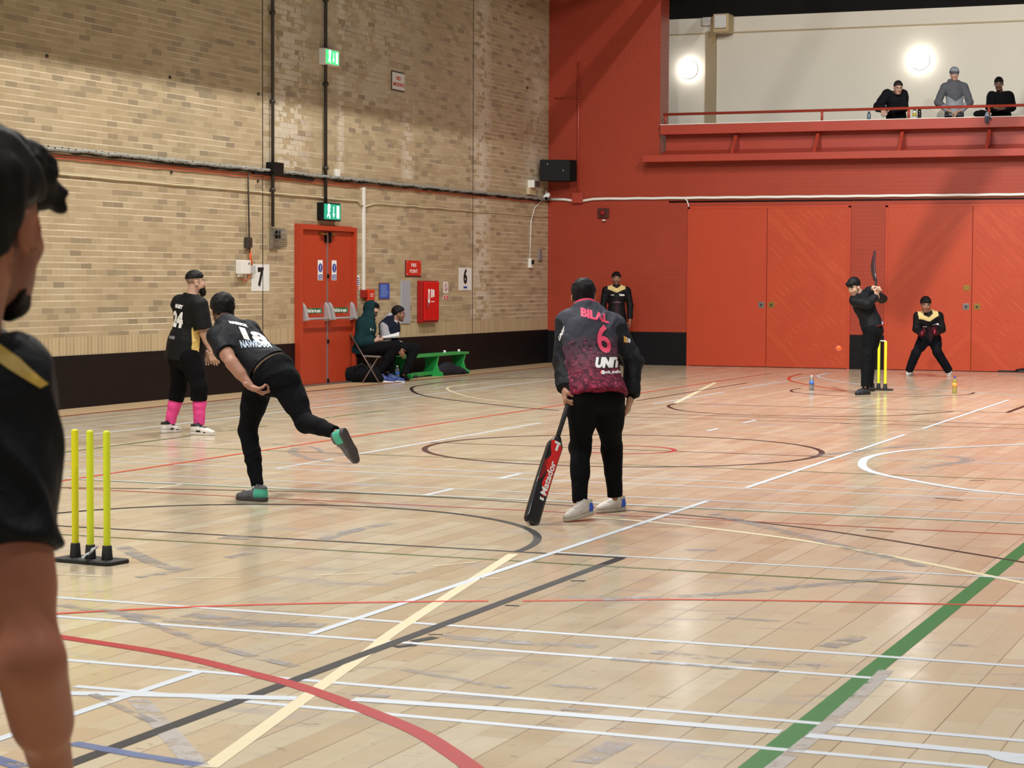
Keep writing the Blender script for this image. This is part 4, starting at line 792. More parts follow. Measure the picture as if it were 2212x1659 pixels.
# ---------------------------------------------------------------- shoe in its own space: heel at 0, toe along +x, sole on z=0
SH = {}
def shoe_parts(style, colf, sole_rgb, L_=.285, high=.0):
    if style in SH: return SH[style]
    up = [Cone((.045, 0, .045), (.10, 0, .05), .036, .040, .02), Cone((.10, 0, .048), (.19, -.004, .036), .042, .042, .02, .8, (0, 0, 1)), Cone((.19, -.004, .034), (.245, -.002, .03), .042, .032, .02, .75, (0, 0, 1)), Cone((.055, 0, .06), (.05, 0, .095+high), .037, .036, .02), Cone((.10, 0, .07), (.08, 0, .095+high), .03, .03, .02), Cone((.12, 0, .066), (.17, 0, .05), .022, .02, .02)]
    sub = [Cone((.064, 0, .09), (.060, 0, .16+high), .027, .03, .004, op='s')]
    cut = [((0, 0, .020), (0, 0, -1)), ((0, 0, .100+high), (-.25, 0, 1))]
    a = mesh_sdf(up+sub, .004, cut)
    so = [Cone((.05, 0, .02), (.12, 0, .02), .044, .042, .01), Cone((.12, 0, .02), (.19, -.004, .02), .042, .050, .01), Cone((.19, -.004, .022), (.243, -.002, .024), .049, .038, .01)]
    b = mesh_sdf(so, .004, [((0, 0, 0), (0, 0, -1)), ((0, 0, .030), (.04, 0, 1))])
    def mk(n, vf, cf, m):
        o = np_obj(n, vf, m, None, cf, 1); me = o.data; bpy.data.objects.remove(o); return me
    up_me = mk('shoe', a, colf, M_shoe); tr_ = BVHTree.FromPolygons([v.co for v in up_me.vertices], [tuple(p.vertices) for p in up_me.polygons]); la = B()
    def on(x, y):
        r_ = tr_.ray_cast(Vector((x, y, .3)), Vector((0, 0, -1))); return Vector((x, y, (r_[0].z if r_[0] else .06)+.002))
    for k in range(5):
        x = .118+k*.016; la.tube([on(x, q) for q in (-.024, -.012, 0, .012, .024)], .0034, 5)
        if k < 4: la.tube([on(x, -.022), on(x+.008, 0), on(x+.016, .022)], .0026, 5)
    la.tube([on(.122, 0), on(.120, .012)+Vector((0, 0, .008)), on(.125, .03)+Vector((0, 0, .004)), on(.12, .038)], .0026, 5).tube([on(.122, 0), on(.126, -.014)+Vector((0, 0, .008)), on(.13, -.03)+Vector((0, 0, .004)), on(.125, -.036)], .0026, 5)
    lo = la.obj('x', M_wht); lm = lo.data; bpy.data.objects.remove(lo)
    SH[style] = (up_me, mk('sole', b, flat(sole_rgb), M_shoe), lm); return SH[style]
def put_shoe(person, style, heel, fwd, up=(0, 0, 1), lace=None, sc=1., name='shoe'):
    a, b, lm = SH[style]; f = Vector(fwd).normalized(); u = Vector(up); u = (u-f*u.dot(f)).normalized(); y = u.cross(f)
    h = Vector(heel); M_ = Matrix(((f.x, y.x, u.x, h.x), (f.y, y.y, u.y, h.y), (f.z, y.z, u.z, h.z), (0, 0, 0, 1))) @ Matrix.Scale(sc, 4)
    M_ = Matrix.Translation(-person.location) @ M_
    o = link(name, a, person); o.matrix_local = M_; link('sole', b, o)
    if lace is not None:
        l2 = lm.copy(); l2.materials.clear(); l2.materials.append(lace); link('laces', l2, o)
    return o, (lambda x, y_, z: h+f*x*sc+y*y_*sc+u*z*sc)
def decal(name, me, tgt, c, r, u, n, m, off=.003, maxe=.02, deep=.09):
    """wrap a flat mesh (lettering or a shape) onto a garment"""
    bm = bmesh.new(); bm.from_mesh(me); bmesh.ops.triangulate(bm, faces=bm.faces)
    for _ in range(3):
        L_ = [e for e in bm.edges if e.calc_length() > maxe]
        if not L_: break
        bmesh.ops.subdivide_edges(bm, edges=L_, cuts=1); bmesh.ops.triangulate(bm, faces=bm.faces)
    b = Vector(tgt.parent.location) if tgt.parent else Vector(); tree = BVHTree.FromPolygons([v.co+b for v in tgt.data.vertices], [tuple(p.vertices) for p in tgt.data.polygons])
    c, r, u, n = Vector(c), Vector(r).normalized(), Vector(u).normalized(), Vector(n).normalized(); bad = []; hz = []
    for v in bm.verts:
        p = c+r*v.co.x+u*v.co.y; hit = tree.ray_cast(p-n*.6, n, 1.6)
        if hit[0] is None: bad.append(v); continue
        v.co = hit[0]-n*(off+abs(v.co.z)*.2)-b; hz.append((v, hit[0].dot(n)))
    if hz: mid = float(np.percentile([q[1] for q in hz], 60)); bad += [v for v, q in hz if q < mid-deep]
    if bad: bmesh.ops.delete(bm, geom=bad, context='VERTS')
    bm.normal_update(); o_ = bpy.data.meshes.new(name); bm.to_mesh(o_); bm.free(); o_.materials.append(m); return link(name, o_, tgt)
def dtext(tgt, s, size, c, r, u, n, m, sx=1., bold=.0, name='lettering', shear=0., off=.003):
    me = text_me(s, size, 0., bold)
    for v in me.vertices: v.co.x = v.co.x*sx+v.co.y*shear
    return decal(name, me, tgt, c, r, u, n, m, off)
def dpoly(tgt, pts, c, r, u, n, m, name='panel', off=.0025, maxe=.02):
    bm = bmesh.new(); bm.faces.new([bm.verts.new((x, y, 0)) for x, y in pts]); me = bpy.data.meshes.new('p'); bm.to_mesh(me); bm.free(); return decal(name, me, tgt, c, r, u, n, m, off, maxe)
# ================================================================ people
def lerp(a, b, t): return np.asarray(a)*(1-t)+np.asarray(b)*t
class Pose:
    def __init__(s, **k):
        for a, b in k.items(): setattr(s, a, np.array(b, float))
        s.U = s.nk-s.pv; s.tl = np.linalg.norm(s.U); s.U = nv(s.U); s.S = nv(s.sR-s.sL); s.S = nv(s.S-s.U*(s.S@s.U)); s.F = nv(np.cross(s.U, s.S)); s.R = (s.S, s.F, s.U)
        hs = s.hR-s.hL; hs = hs/(np.linalg.norm(hs)+1e-9); s.PS = nv(hs+s.S*.3); s.PS = nv(s.PS-s.U*(s.PS@s.U)); s.PF = nv(np.cross(s.U, s.PS)); s.PR = (s.PS, s.PF, s.U)
    def t(s, x, y, z): return s.pv+s.S*x+s.F*y+s.U*z*s.tl
    def loc(s, v): q = v-s.pv; return np.stack([q@s.S, q@s.F, q@s.U/s.tl], 1)
def torso(J, g=0., w=1., d=1., belly=0.):
    t = J.tl; e = lambda c, r, R, k=.06: Ell(c, [a+g for a in r], R, k)
    P = [e(J.pv, (.150*w, .112*d, .11), J.PR), e(J.t(0, .005, .36), (.138*w, .098*d, .17), J.R), e(J.t(0, .012, .66), (.158*w, .112*d, .17), J.R), Cone(J.sL*.93+J.sR*.07, J.sR*.93+J.sL*.07, .062+g, .062+g, .05),
         Cone(J.nk, lerp(J.nk, J.sL, .8), .050+g, .050+g, .03), Cone(J.nk, lerp(J.nk, J.sR, .8), .050+g, .050+g, .03), Cone(J.t(0, 0, .80), J.nk, .10+g, .058+g, .05)]
    if belly: P.append(e(J.t(0, belly, .22), (.14*w, .10*d, .15), J.R))
    return P
def arm(J, sd, g=0., r=1., upto=1.):
    s, e, w = getattr(J, 's'+sd), getattr(J, 'e'+sd), getattr(J, 'w'+sd); f = e-s
    P = [Cone(s, e, .054*r+g, .041*r+g, .03), Cone(lerp(s, e, .2), lerp(s, e, .7), .053*r+g, .048*r+g, .02)]
    if upto > 1: P += [Cone(e, w, .041*r+g, .027*r+g, .015), Cone(e, lerp(e, w, .45), .041*r+g, .040*r+g, .02)]
    return P
def leg(J, sd, g=0., r=1.):
    h, k, a = getattr(J, 'h'+sd), getattr(J, 'k'+sd), getattr(J, 'a'+sd); back = nv((h+a)/2-k) if np.linalg.norm((h+a)/2-k) > .04 else -J.PF
    return [Cone(h, k, .086*r+g, .056*r+g, .03), Cone(lerp(h, k, .05), lerp(h, k, .5), .088*r+g, .074*r+g, .03), Ell(k, [.056*r+g]*3, None, .02), Cone(k, a, .052*r+g, .036*r+g, .02), Cone(lerp(k, a, .12)+back*.012, lerp(k, a, .48)+back*.012, .050*r+g, .046*r+g, .02)]
def body_obj(t, J, h, hands, skin, hc, vox=.009, hv=.0035, gv=.004, w=1., d=1., ar=1., lr=1., legs=True, gl=-.014):
    u = h.u; P = torso(J, gl, w, d)
    for s in 'LR':
        P += arm(J, s, 0., ar, 2.)
        if legs: P += leg(J, s, gl, lr)
    P += [Cone(J.nk-J.U*.03, h.p(0, -.020, -.06), .060, .056, .03)]
    hp = head_prims(h)+[Cone(h.p(0, -.022, -.045), lerp(J.nk, h.p(0, -.02, -.05), .25), .053*h.s, .055*h.s, .02)]
    parts = [mesh_sdf(P, vox), mesh_sdf(hp, hv)]
    for hd in hands: parts.append(mesh_sdf(hd, gv))
    n = [len(p[0]) for p in parts]; o = join(parts); sc = cc(skin)
    def col(v):
        C = np.repeat(sc[None], len(v), 0).copy(); C[n[0]:n[0]+n[1]] = hc(v[n[0]:n[0]+n[1]]); return C
    return np_obj('body', o, M_skin, t, col, 1)
def shirt_obj(t, J, col, sleeve='short', g=.014, w=1., d=1., hem=-.12, flare=.0, vox=.006, folds=.0035, m=None, ar=1., belly=0., frac=.72, name='shirt', collar=.0, arms=('L', 'R'), seed=3, hipw=.155, slr=None):
    T_ = torso(J, g, w, d, belly)+[Cone(J.t(0, 0, .14), J.t(0, 0, hem-.05), .140*w+g+flare, hipw*w+g+flare, .05, .80*d, J.F), Slab(J.t(0, 0, hem), -J.U, .5), Slab(J.nk+J.U*.034, J.U, .15)]
    P = [Grp(T_, .03)]
    for s in arms:
        S_, E_, W_ = getattr(J, 's'+s), getattr(J, 'e'+s), getattr(J, 'w'+s)
        if sleeve == 'short': q = lerp(S_, E_, frac); P.append(Grp([Cone(S_, lerp(S_, E_, frac+.1), slr[0] if slr else .058*ar+g, slr[1] if slr else .062*ar+g, .02), Slab(q, E_-S_, .3)], .035))
        else: P.append(Grp([Cone(S_, E_, .056*ar+g, .048*ar+g, .02), Cone(E_, W_, .048*ar+g, .034*ar+g, .02), Cone(lerp(E_, W_, .75), lerp(E_, W_, .85), .040*ar+g, .038*ar+g, .015), Slab(lerp(E_, W_, .96), W_-E_, .14)], .03))
    if collar: P.append(Grp([Cone(J.nk-J.U*.02, J.nk+J.U*collar, .068+g*.5, .064, .012), Slab(J.nk+J.U*collar, J.U, .12)], .012))
    f1, f2 = wav(seed, 26, folds*.7, (1, 1, .6)), ridge(seed+9, 30, folds*1.15, (1, 1, .8))
    return np_obj(name, mesh_sdf(P, vox, (), lambda P_: f1(P_)+f2(P_)), m or M_tech, t, col, 1)
def pants_obj(t, J, col, g=.012, w=1., d=1., r=1., vox=.007, top=.18, folds=.003, cuff=.95, m=None, name='trousers', seed=5, ends=('a', 'a'), loose=0., pg=None):
    pg = max(g-.016, 0.) if pg is None else pg
    P = [Grp([Ell(J.pv, (.150*w+pg, .112*d+pg, .12+pg), J.PR, .06), Cone(J.t(0, 0, 0), J.t(0, 0, top+.1), .135*w+pg, .128*w+pg, .04, .74*d, J.F), Cone(J.hL-J.PF*.035, J.hR-J.PF*.035, .098*d+pg, .098*d+pg, .04), Slab(J.t(0, 0, top), J.U, .3)], .02)]
    for s in 'LR':
        k, a = getattr(J, 'k'+s), getattr(J, 'a'+s); Q = leg(J, s, g, r)
        if loose: Q += [Cone(k, a, .052*r+g+loose, .044*r+g+loose, .02)]
        P.append(Grp(Q+[Slab(lerp(k, a, cuff), a-k, .5)], .03))
    f1, f2 = wav(seed, 24, folds*.7, (1, 1, .5)), ridge(seed+9, 26, folds*1.3, (.6, .6, 1.))
    return np_obj(name, mesh_sdf(P, vox, (), lambda P_: f1(P_)+f2(P_)), m or M_cloth, t, col, 1)
def person(label, base): return thing('person', label, 'person', base)
def chk(n, J):
    L_ = lambda a, b: round(float(np.linalg.norm(getattr(J, a)-getattr(J, b))), 2)
    print('POSE', n, 'uarm', L_('sL', 'eL'), L_('sR', 'eR'), 'farm', L_('eL', 'wL'), L_('eR', 'wR'), 'thigh', L_('hL', 'kL'), L_('hR', 'kR'), 'shin', L_('kL', 'aL'), L_('kR', 'aR'), 'torso', L_('nk', 'pv'), 'sh', L_('sL', 'sR'), 'hz', round(J.pv[2], 2))
def mk(d0): return lambda x, y, o=0.: np.array(atd(x, y, d0+o))
fwdc, rgt, upv = np.array(CF), np.array(CR), np.array((0, 0, 1.))
fw = nv((CF.x, CF.y, 0)); rt = nv((CR.x, CR.y, 0))
SKIN1, SKIN2, SKIN3, SKIN4 = (166, 122, 102), (142, 100, 80), (188, 150, 130), (104, 72, 56)
BLK = (14, 14, 17)
# ---- shoe styles
def shc(base, patch, px, toe=None):
    b, p = cc(base), cc(patch)
    def f(v):
        C = np.repeat(b[None], len(v), 0).copy(); m = px(v); C[m] = p
        if toe is not None: C[v[:, 0] > .235] = cc(toe)
        return C
    return f
shoe_parts('blue_heel', shc((196, 188, 178), (44, 92, 206), lambda v: (v[:, 0] < .085) & (v[:, 2] > .03) & (v[:, 2] < .085) & (v[:, 0]+v[:, 2]*.4 < .10)), (192, 184, 172))
shoe_parts('teal', shc((92, 92, 98), (78, 178, 150), lambda v: (v[:, 0] < .10) & (v[:, 2] > .025) & (v[:, 2] < .09)), (66, 60, 62))
shoe_parts('white_black', shc((206, 200, 192), (28, 26, 28), lambda v: ((v[:, 2] > .085)) | ((v[:, 0] > .09) & (v[:, 0] < .14) & (v[:, 2] > .03) & (v[:, 2] < .05)) | ((v[:, 0] > .17) & (v[:, 0] < .20) & (v[:, 2] < .035))), (210, 206, 200))
shoe_parts('dark', shc((40, 42, 48), (30, 30, 34), lambda v: v[:, 2] > .08), (28, 28, 30))
shoe_parts('white', shc((212, 216, 220), (190, 190, 190), lambda v: v[:, 2] > .085), (206, 206, 206))
shoe_parts('navy', shc((40, 58, 116), (30, 40, 90), lambda v: v[:, 2] > .085), (222, 222, 226))
# ================================================================ non-striker holding a bat
d0 = 13.80; P = mk(d0)
J = Pose(nk=P(1265, 668, .22), sL=P(1223, 697, .22), sR=P(1330, 707, .18), eL=P(1215, 783, .20), eR=P(1367, 783, .20), wL=P(1221, 842, .0), wR=P(1363, 858, .12), pv=P(1286, 842, .02), hL=P(1262, 862, .0), hR=P(1315, 862, .04),
         kL=P(1253, 968, .13), kR=P(1321, 965, .24), aL=P(1252, 1088, .0), aR=P(1329, 1076, .28)); chk('ns', J)
t = person('person in black and maroon shirt, name and 6 on the back, stooping with a bat', onz(1290, 1115)); NS = t
h = Fr(P(1260, 642, .33), fw*.94-rt*.10-upv*.30, sc=.98)
fdL = nv(-fw*.50-upv*.80+rt*.0); hl = hand_prims(J.wL, fdL, rt, -upv*.5+fw*-.9+rt*0+upv*1.6, (72, 78, 45), 55, 1.05, 1)
grip = J.wL+fdL*.098+rt*.020; hr = hand_prims(J.wR, nv(-upv*.92-rt*.25), -rt*.9+fw*.3, fw, (22, 30, 20), 20, 1.0)
body_obj(t, J, h, (hl, hr), SKIN1, head_col(h, SKIN1, stubble=.5, fade=(-.075, .6)), w=1.02)
hair_obj(h, t, 'nape', (17, 15, 18), amp=.003, thick=.011)
def c_ns(v):
    q = J.loc(v); z = q[:, 2]; top = cc((58, 60, 72)); n = wav(11, 150, 1.)(v.astype(np.float32)); n2 = wav(5, 240, 1.)(v.astype(np.float32)); mar = cc((120, 26, 54)); dk = cc((34, 16, 34)); pk = cc((196, 70, 104))
    C = np.repeat(top[None], len(v), 0).copy(); f = np.clip((.62-z)/.62, 0, 1.15)[:, None]; C = C*(1-f*.9)+mar*f*.9
    m = (n > .55-.5*f[:, 0]) & (f[:, 0] > .12); C[m] = C[m]*.35+dk*.65
    m = (n2 > 1.02-.35*f[:, 0]) & (f[:, 0] > .08); C[m] = C[m]*.45+pk*.55
    for s, e, w_ in ((J.sL, J.eL, J.wL), (J.sR, J.eR, J.wR)):   # dark sleeves
        for a, b, r_ in ((s, e, .098), (e, w_, .085)):
            ba = b-a; hh = np.clip(((v-a)@ba)/(ba@ba), 0 if a is e else .1, 1); dd = np.linalg.norm(v-a-hh[:, None]*ba, axis=1); mm = (dd < r_*.9) & (np.abs(q[:, 0]) > .165)
            C[mm] = cc((30, 33, 41)) if a is s else cc((15, 16, 20))
    return C
sh = shirt_obj(t, J, c_ns, 'long', .017, 1.10, 1.08, -.10, .010, .0065, .0045, ar=1.02, collar=.0, hipw=.175)
np_obj('collar', mesh_sdf([Cone(J.nk+J.U*.02, J.nk+J.U*.07, .078, .068, .01), Slab(J.nk+J.U*.052, J.U, .14), Slab(J.nk+J.U*.026, -J.U, .14)], .004), M_tech, t, flat((206, 62, 96)))
cf = [Cone(lerp(J.eL, J.wL, .70), lerp(J.eL, J.wL, .93), .040, .038, .01), Cone(lerp(J.eR, J.wR, .70), lerp(J.eR, J.wR, .93), .040, .038, .01)]
for c_ in cf: np_obj('cuff', mesh_sdf([c_], .005), M_cloth, t, flat((18, 18, 20)))
M_pink = mat('pink_print', (224, 66, 104), .55); M_shwhite = mat('white_print', (226, 226, 226), .5); M_inkb = mat('print_black', (12, 12, 14), .6)
tr, tu, tn = rt*.985-upv*.07, J.U, nv(fw*1.+upv*-.05)
tr = nv(P(1330, 712)-P(1223, 692)); 
def at(x, y): return P(x, y, .1)
dtext(sh, 'BILAL', .074, at(1284, 682), tr+upv*-.08, upv, fw, M_pink, 1.05, .004, 'name')
dtext(sh, '6', .25, at(1303, 734), tr, upv+tr*-.0, fw, M_inkb, .82, .012, 'numeral_outline', -.12, .003)
dtext(sh, '6', .25, at(1303, 734), tr, upv+tr*-.0, fw, M_pink, .82, .004, 'numeral', -.12, .0045)
dpoly(sh, [(-.11, .01), (-.075, .04), (.10, .04), (.10, -.035), (-.065, -.04)], at(1316, 781), rt, upv, fw, M_inkb, 'logo_plate', .0025)
dtext(sh, 'UNIT', .082, at(1311, 782), rt, upv, fw, M_shwhite, .86, .006, 'team_logo', .18, .004)
dtext(sh, '@unit_sheffield', .026, at(1320, 801), rt, upv, fw, M_shwhite, .9, .001, 'handle_name')
dpoly(sh, [(math.cos(a)*.011, math.sin(a)*.011) for a in np.arange(0, 6.28, .5)], at(1297, 801), rt, upv, fw, mat('print_orange', (200, 60, 50), .5), 'badge')
dtext(sh, 'UNIT', .042, P(1208, 722, .1), rt*.55+upv*.8, upv*.8-rt*.3, fw+rt*.6, M_shwhite, .9, .003, 'sleeve_logo')
dpoly(sh, [(-.018, -.02), (.012, -.02), (.012, .02), (-.018, .02)], P(1356, 734, .1), rt-upv*.3, upv, fw-rt*.6, mat('print_gold', (214, 160, 60), .5), 'sleeve_badge'); dtext(sh, 'UF', .035, P(1366, 736, .1), rt-upv*.3, upv, fw-rt*.8, M_shwhite, 1., .003, 'sleeve_letters')
pants_obj(t, J, flat((12, 13, 16)), .013, .98, .92, 1.02, .0065, .1, .0045, .97, pg=.0)
g1, g2 = onz(1281, 1121), onz(1203, 1130); o_, _ = put_shoe(t, 'blue_heel', np.array(g1)+np.array((0, 0, .035)), Vector((g2-g1).normalized())+Vector((0, 0, -.12)), lace=M_wht)
g1, g2 = onz(1347, 1103), onz(1292, 1112); g1 = g1+(g1-g2).normalized()*.02; put_shoe(t, 'blue_heel', g1, g2-g1+Vector((CF.x, CF.y, 0))*.10, lace=M_wht)
# his bat
def bat(name, label, top, toe, face, rgb, w_=.108, Ltot=None, decor=None):
    top, toe = Vector(top), Vector(toe); ax = (toe-top); Lh = ax.length; ax.normalize(); n = Vector(face); n = (n-ax*n.dot(ax)).normalized(); s = ax.cross(n)
    o = thing(name, label, 'cricket bat', top); M_ = Matrix(((s.x, n.x, ax.x, 0), (s.y, n.y, ax.y, 0), (s.z, n.z, ax.z, 0), (0, 0, 0, 1)))
    hl = Lh*.36; b = B(); b.tube([M_ @ Vector((0, 0, z)) for z in (0, .01, hl*.5, hl+.02)], [.015, .0175, .0165, .0155], 12); hd = b.obj('handle', mat('grip_black', (26, 26, 28), .6, bump=.4, bscale=150), o)
    # blade: flat face, spined back, rounded toe and shoulders
    bm = bmesh.new(); rings = []
    for k in range(33):
        t_ = k/32; z = hl+(Lh-hl)*t_; wd = w_/2*min(1, .30+7*t_ if t_ < .1 else 1); wd *= (1-max(0, (t_-.955)/.045)**2*.28); th = .012+.026*math.sin(math.pi*min(1, t_*.95+.12))**1.; bow = -.014*math.sin(math.pi*t_)
        rings.append([bm.verts.new(M_ @ Vector((x*wd, y+bow, z))) for x, y in ((-1, .010), (-.97, .016), (-.5, .018), (0, .0185), (.5, .018), (.97, .016), (1, .010), (1, -.006), (.55, -.012-th*.35), (.12, -.014-th), (0, -.016-th), (-.12, -.014-th), (-.55, -.012-th*.35), (-1, -.006))])
    for k in range(32):
        for j in range(14): f = bm.faces.new((rings[k][j], rings[k][(j+1) % 14], rings[k+1][(j+1) % 14], rings[k+1][j])); f.smooth = True
    bm.faces.new(rings[0][::-1]); bm.faces.new(rings[-1]); bmesh.ops.recalc_face_normals(bm, faces=bm.faces); me = bpy.data.meshes.new('blade'); bm.to_mesh(me); bm.free(); me.materials.append(mat('blade_finish', rgb, .22, var=.1, coat=.4))
    bl = link('blade', me, o)
    if decor: decor(o, bl, M_, hl, Lh, w_)
    return o
def deco(o, bl, M_, hl, Lh, w_):
    T_ = np.array(M_.to_3x3()); sx, nn, ax = T_[:, 0], T_[:, 1], T_[:, 2]; c0 = np.array(o.location); mr = mat('bat_red', (206, 30, 30), .3); r2 = mat('bat_dark_red', (120, 26, 24), .3)
    sx = -sx; pt = lambda x, z: c0+sx*x+ax*z
    L2 = Lh-hl; n_ = -nn
    dp = lambda P_, m, nm: dpoly(bl, P_, pt(0, 0), sx, ax, n_, m, nm, .0015, .03)
    dp([(-.045, hl+.03), (.044, hl+.04), (.05, hl+.12), (.05, hl+.40), (.02, hl+.42), (-.012, hl+.33), (.0, hl+.26), (-.03, hl+.20), (-.01, hl+.13), (-.03, hl+.09)], mr, 'sticker')
    dp([(-.045, hl+.18), (-.02, hl+.16), (-.01, hl+.27), (-.04, hl+.33)], r2, 'sticker_patch')
    dtext(bl, 'Matador', .060, pt(.022, hl+.29), -ax, -sx, n_, M_shwhite, 1.15, .002, 'lettering', .1, .003)
    dtext(bl, 'g', .04, pt(.012, hl+.435), -ax, -sx, n_, M_shwhite, 1., .002, 'lettering', 0, .003); dtext(bl, 'T', .075, pt(.012, hl+.07), sx, -ax, n_, M_shwhite, 1.15, .004, 'emblem', 0, .003)
btoe = np.array(onz(1146, 1131, .012)); btop = grip+nv(grip-btoe)*.10; bat('cricket_bat', 'black and red cricket bat resting its toe on the floor beside the stooping player', btop, btoe, -fw*.80+rt*.30, (20, 18, 20), .112, decor=deco)
# ================================================================ bowler, back leg in the air
d0 = 14.94; P = mk(d0)
J = Pose(nk=P(487, 700, .22), sL=P(468, 728, .10), sR=P(541, 716, .36), eL=P(501, 784, -.08), wL=P(541, 835, -.14), eR=P(575, 770, .5), wR=P(560, 830, .6), pv=P(592, 806, .0), hL=P(560, 826, .05), hR=P(617, 826, -.05),
         kL=P(535, 930, .15), kR=P(660, 915, -.2), aL=P(557, 1052, .03), aR=P(727, 934, -.5)); chk('bowl', J)
t = person('person in black shirt numbered 18 bowling, bent forward with one leg kicked back', onz(550, 1083))
h = Fr(P(481, 672, .34), fw*.80-rt*.35-upv*.38)
hl = hand_prims(J.wL, nv(P(582, 858, -.12)-J.wL), rt*.2+upv*.9, -fw*.9+upv*.2, (48, 60, 40), 40, 1.05, 2); hr = hand_prims(J.wR, -upv, -rt, fw, (30, 30, 20), 20)
body_obj(t, J, h, (hl, hr), SKIN1, head_col(h, SKIN1, stubble=.5, fade=(-.075, .6)), w=1.02, ar=1.06)
hair_obj(h, t, 'nape', (16, 14, 16), amp=.004, thick=.016)
def c_bl(v): C = np.repeat(cc((20, 22, 29))[None], len(v), 0); C[(np.linalg.norm(v-J.nk, axis=1) < .082)] = cc((44, 22, 28)); return C
sh = shirt_obj(t, J, c_bl, 'short', .014, 1.04, 1.08, .12, .0, .0055, .004, frac=.62, ar=1.06, collar=.02)
trb = nv(P(590, 745)-P(505, 720)); tub = nv(P(525, 700)-P(560, 765))
dtext(sh, '18', .145, P(544, 724), rt*.97-upv*.22, upv*.9-rt*.4, fw-upv*.3, M_shwhite, 1.5, .008, 'numeral', 0.)
dtext(sh, 'WARRIOR', .032, P(511, 693), rt*.97-upv*.2, upv*.9-rt*.3, fw-upv*.3, M_shwhite, .9, .003, 'name')
dtext(sh, 'NAWRIARA', .082, P(553, 745), rt*.99+upv*.06, upv*.9-rt*.3, fw-upv*.3, mat('print_pale_blue', (186, 204, 226), .5), .50, .003, 'team_name')
pants_obj(t, J, flat((13, 14, 18)), .006, 1.06, 1.12, 1.10, .0065, .09, .0035, .98, seed=8, pg=.004)
sb = [Cone(J.t(-.04, -.0, .10), J.t(.12, 0, .10), .12, .12, .03, .25, J.U)]
np_obj('waistband', mesh_sdf([Ell(J.t(.01, -.008, .115), (.158, .128, .026), J.R, .01)], .005), M_skin, t, flat((170, 150, 128)))
g1, g2 = onz(579, 1084), onz(521, 1080); put_shoe(t, 'teal', g1, Vector(g2-g1), lace=M_wht)
put_shoe(t, 'teal', np.array(P(741, 922, -.56)), Vector(nv(P(775, 996, -.50)-P(741, 922, -.56))), Vector(-rt*.9+fw*.35), lace=M_wht)
# ================================================================ bearded fielder in pink leggings
d0 = 21.3; P = mk(d0)
J = Pose(nk=P(415, 641, .0), sL=P(388, 656, .08), sR=P(430, 661, -.14), eR=P(442, 720, -.13), wR=P(456, 757, -.10), eL=P(425, 722, .28), wL=P(440, 757, .26), pv=P(401, 758, .05), hL=P(391, 775, .10), hR=P(412, 775, -.05),
         kL=P(386, 838, .15), kR=P(431, 835, -.1), aL=P(367, 917, .2), aR=P(430, 920, -.04)); chk('beard', J)
t = person('bearded person in black shirt numbered 24 with bright pink lower legs', onz(405, 938))
h = Fr(P(423, 609, .0), rt*.97+fw*.28-upv*.02)
hr = hand_prims(J.wR, nv(P(463, 786, -.10)-P(453, 756, -.12)), -rt*.2+fw*.9, rt, (25, 35, 25), 20, 1.08); hl = hand_prims(J.wL, nv(-upv+rt*.3), -fw, rt, (25, 30, 20), 20)
body_obj(t, J, h, (hl, hr), SKIN3, head_col(h, SKIN3, stubble=0, fade=(-.02, .5), hair=(26, 20, 18)), w=1.12, d=1.15, ar=1.1)
hair_obj(h, t, 'top', (22, 18, 18), amp=.0015, thick=.004)
np_obj('beard', mesh_sdf([Ell(h.p(0, .058, -.078), (.048, .040, .040), h.R, .02), Ell(h.p(0, .075, -.112), (.034, .032, .036), h.R, .02), Cone(h.p(-.056, .030, -.055), h.p(-.035, .05, -.08), .008, .022, .02), Cone(h.p(.056, .030, -.055), h.p(.035, .05, -.08), .008, .022, .02), Cone(h.p(-.02, .09, -.050), h.p(.02, .09, -.050), .005, .005, .004)], .004, (), wav(4, 120, .0025)), M_hair, t, flat((14, 11, 11)))
def c_24(v):
    q = J.loc(v); C = np.repeat(cc((12, 12, 14))[None], len(v), 0); gd = cc((206, 176, 104))
    C[(q[:, 0] > .09) & (q[:, 0] < .215) & (np.abs(q[:, 1]+.035) < .040) & (q[:, 2] < .62)] = gd; C[(q[:, 2] > .93) & (q[:, 0] > .03) & (q[:, 0] < .16) & (np.abs(q[:, 1]-.06) < .022)] = gd; return C
sh = shirt_obj(t, J, c_24, 'short', .02, 1.14, 1.2, -.16, .018, .006, .004, frac=.85, ar=1.22, belly=.03, collar=.02)
bn = nv(-J.F); 
for s_, c_, z_, w_, bo in (('24', .20, .55, .85, .012), ('MUSSY', .05, .80, .8, .003), ('unit', .05, .235, 1.3, .003)):
    dtext(sh, s_, c_, J.t(-.02 if z_ > .7 else -.022, -.3, z_), J.S, J.U, J.F, M_shwhite if z_ > .3 else mat('faded_print', (120, 124, 130), .5), w_, bo, 'numeral' if s_ == '24' else 'lettering')
pants_obj(t, J, flat((11, 11, 13)), .02, 1.04, 1.08, 1.1, .007, .1, .004, .35, loose=.004, pg=.0)
for s_, a_ in (('L', .12), ('R', .02)):
    k, a = getattr(J, 'k'+s_), getattr(J, 'a'+s_); ww = wav(7, 45, .004, (.5, .5, 1)); 
    np_obj('legging', mesh_sdf([Cone(lerp(k, a, a_-.1), lerp(k, a, .45), .076, .066, .02), Cone(lerp(k, a, .45), lerp(k, a, 1.), .066, .052, .02), Slab(lerp(k, a, a_), k-a, .3), Slab(lerp(k, a, .97), a-k, .2)], .005, (), ww), M_tech, t, flat((232, 78, 150)))
for a, b in (((347, 936), (400, 932)), ((410, 939), (474, 941))):
    g1, g2 = onz(*a), onz(*b); put_shoe(t, 'white_black', g1, (g2-g1).normalized()+Vector((0, 0, 0)), lace=M_black, sc=1.02)
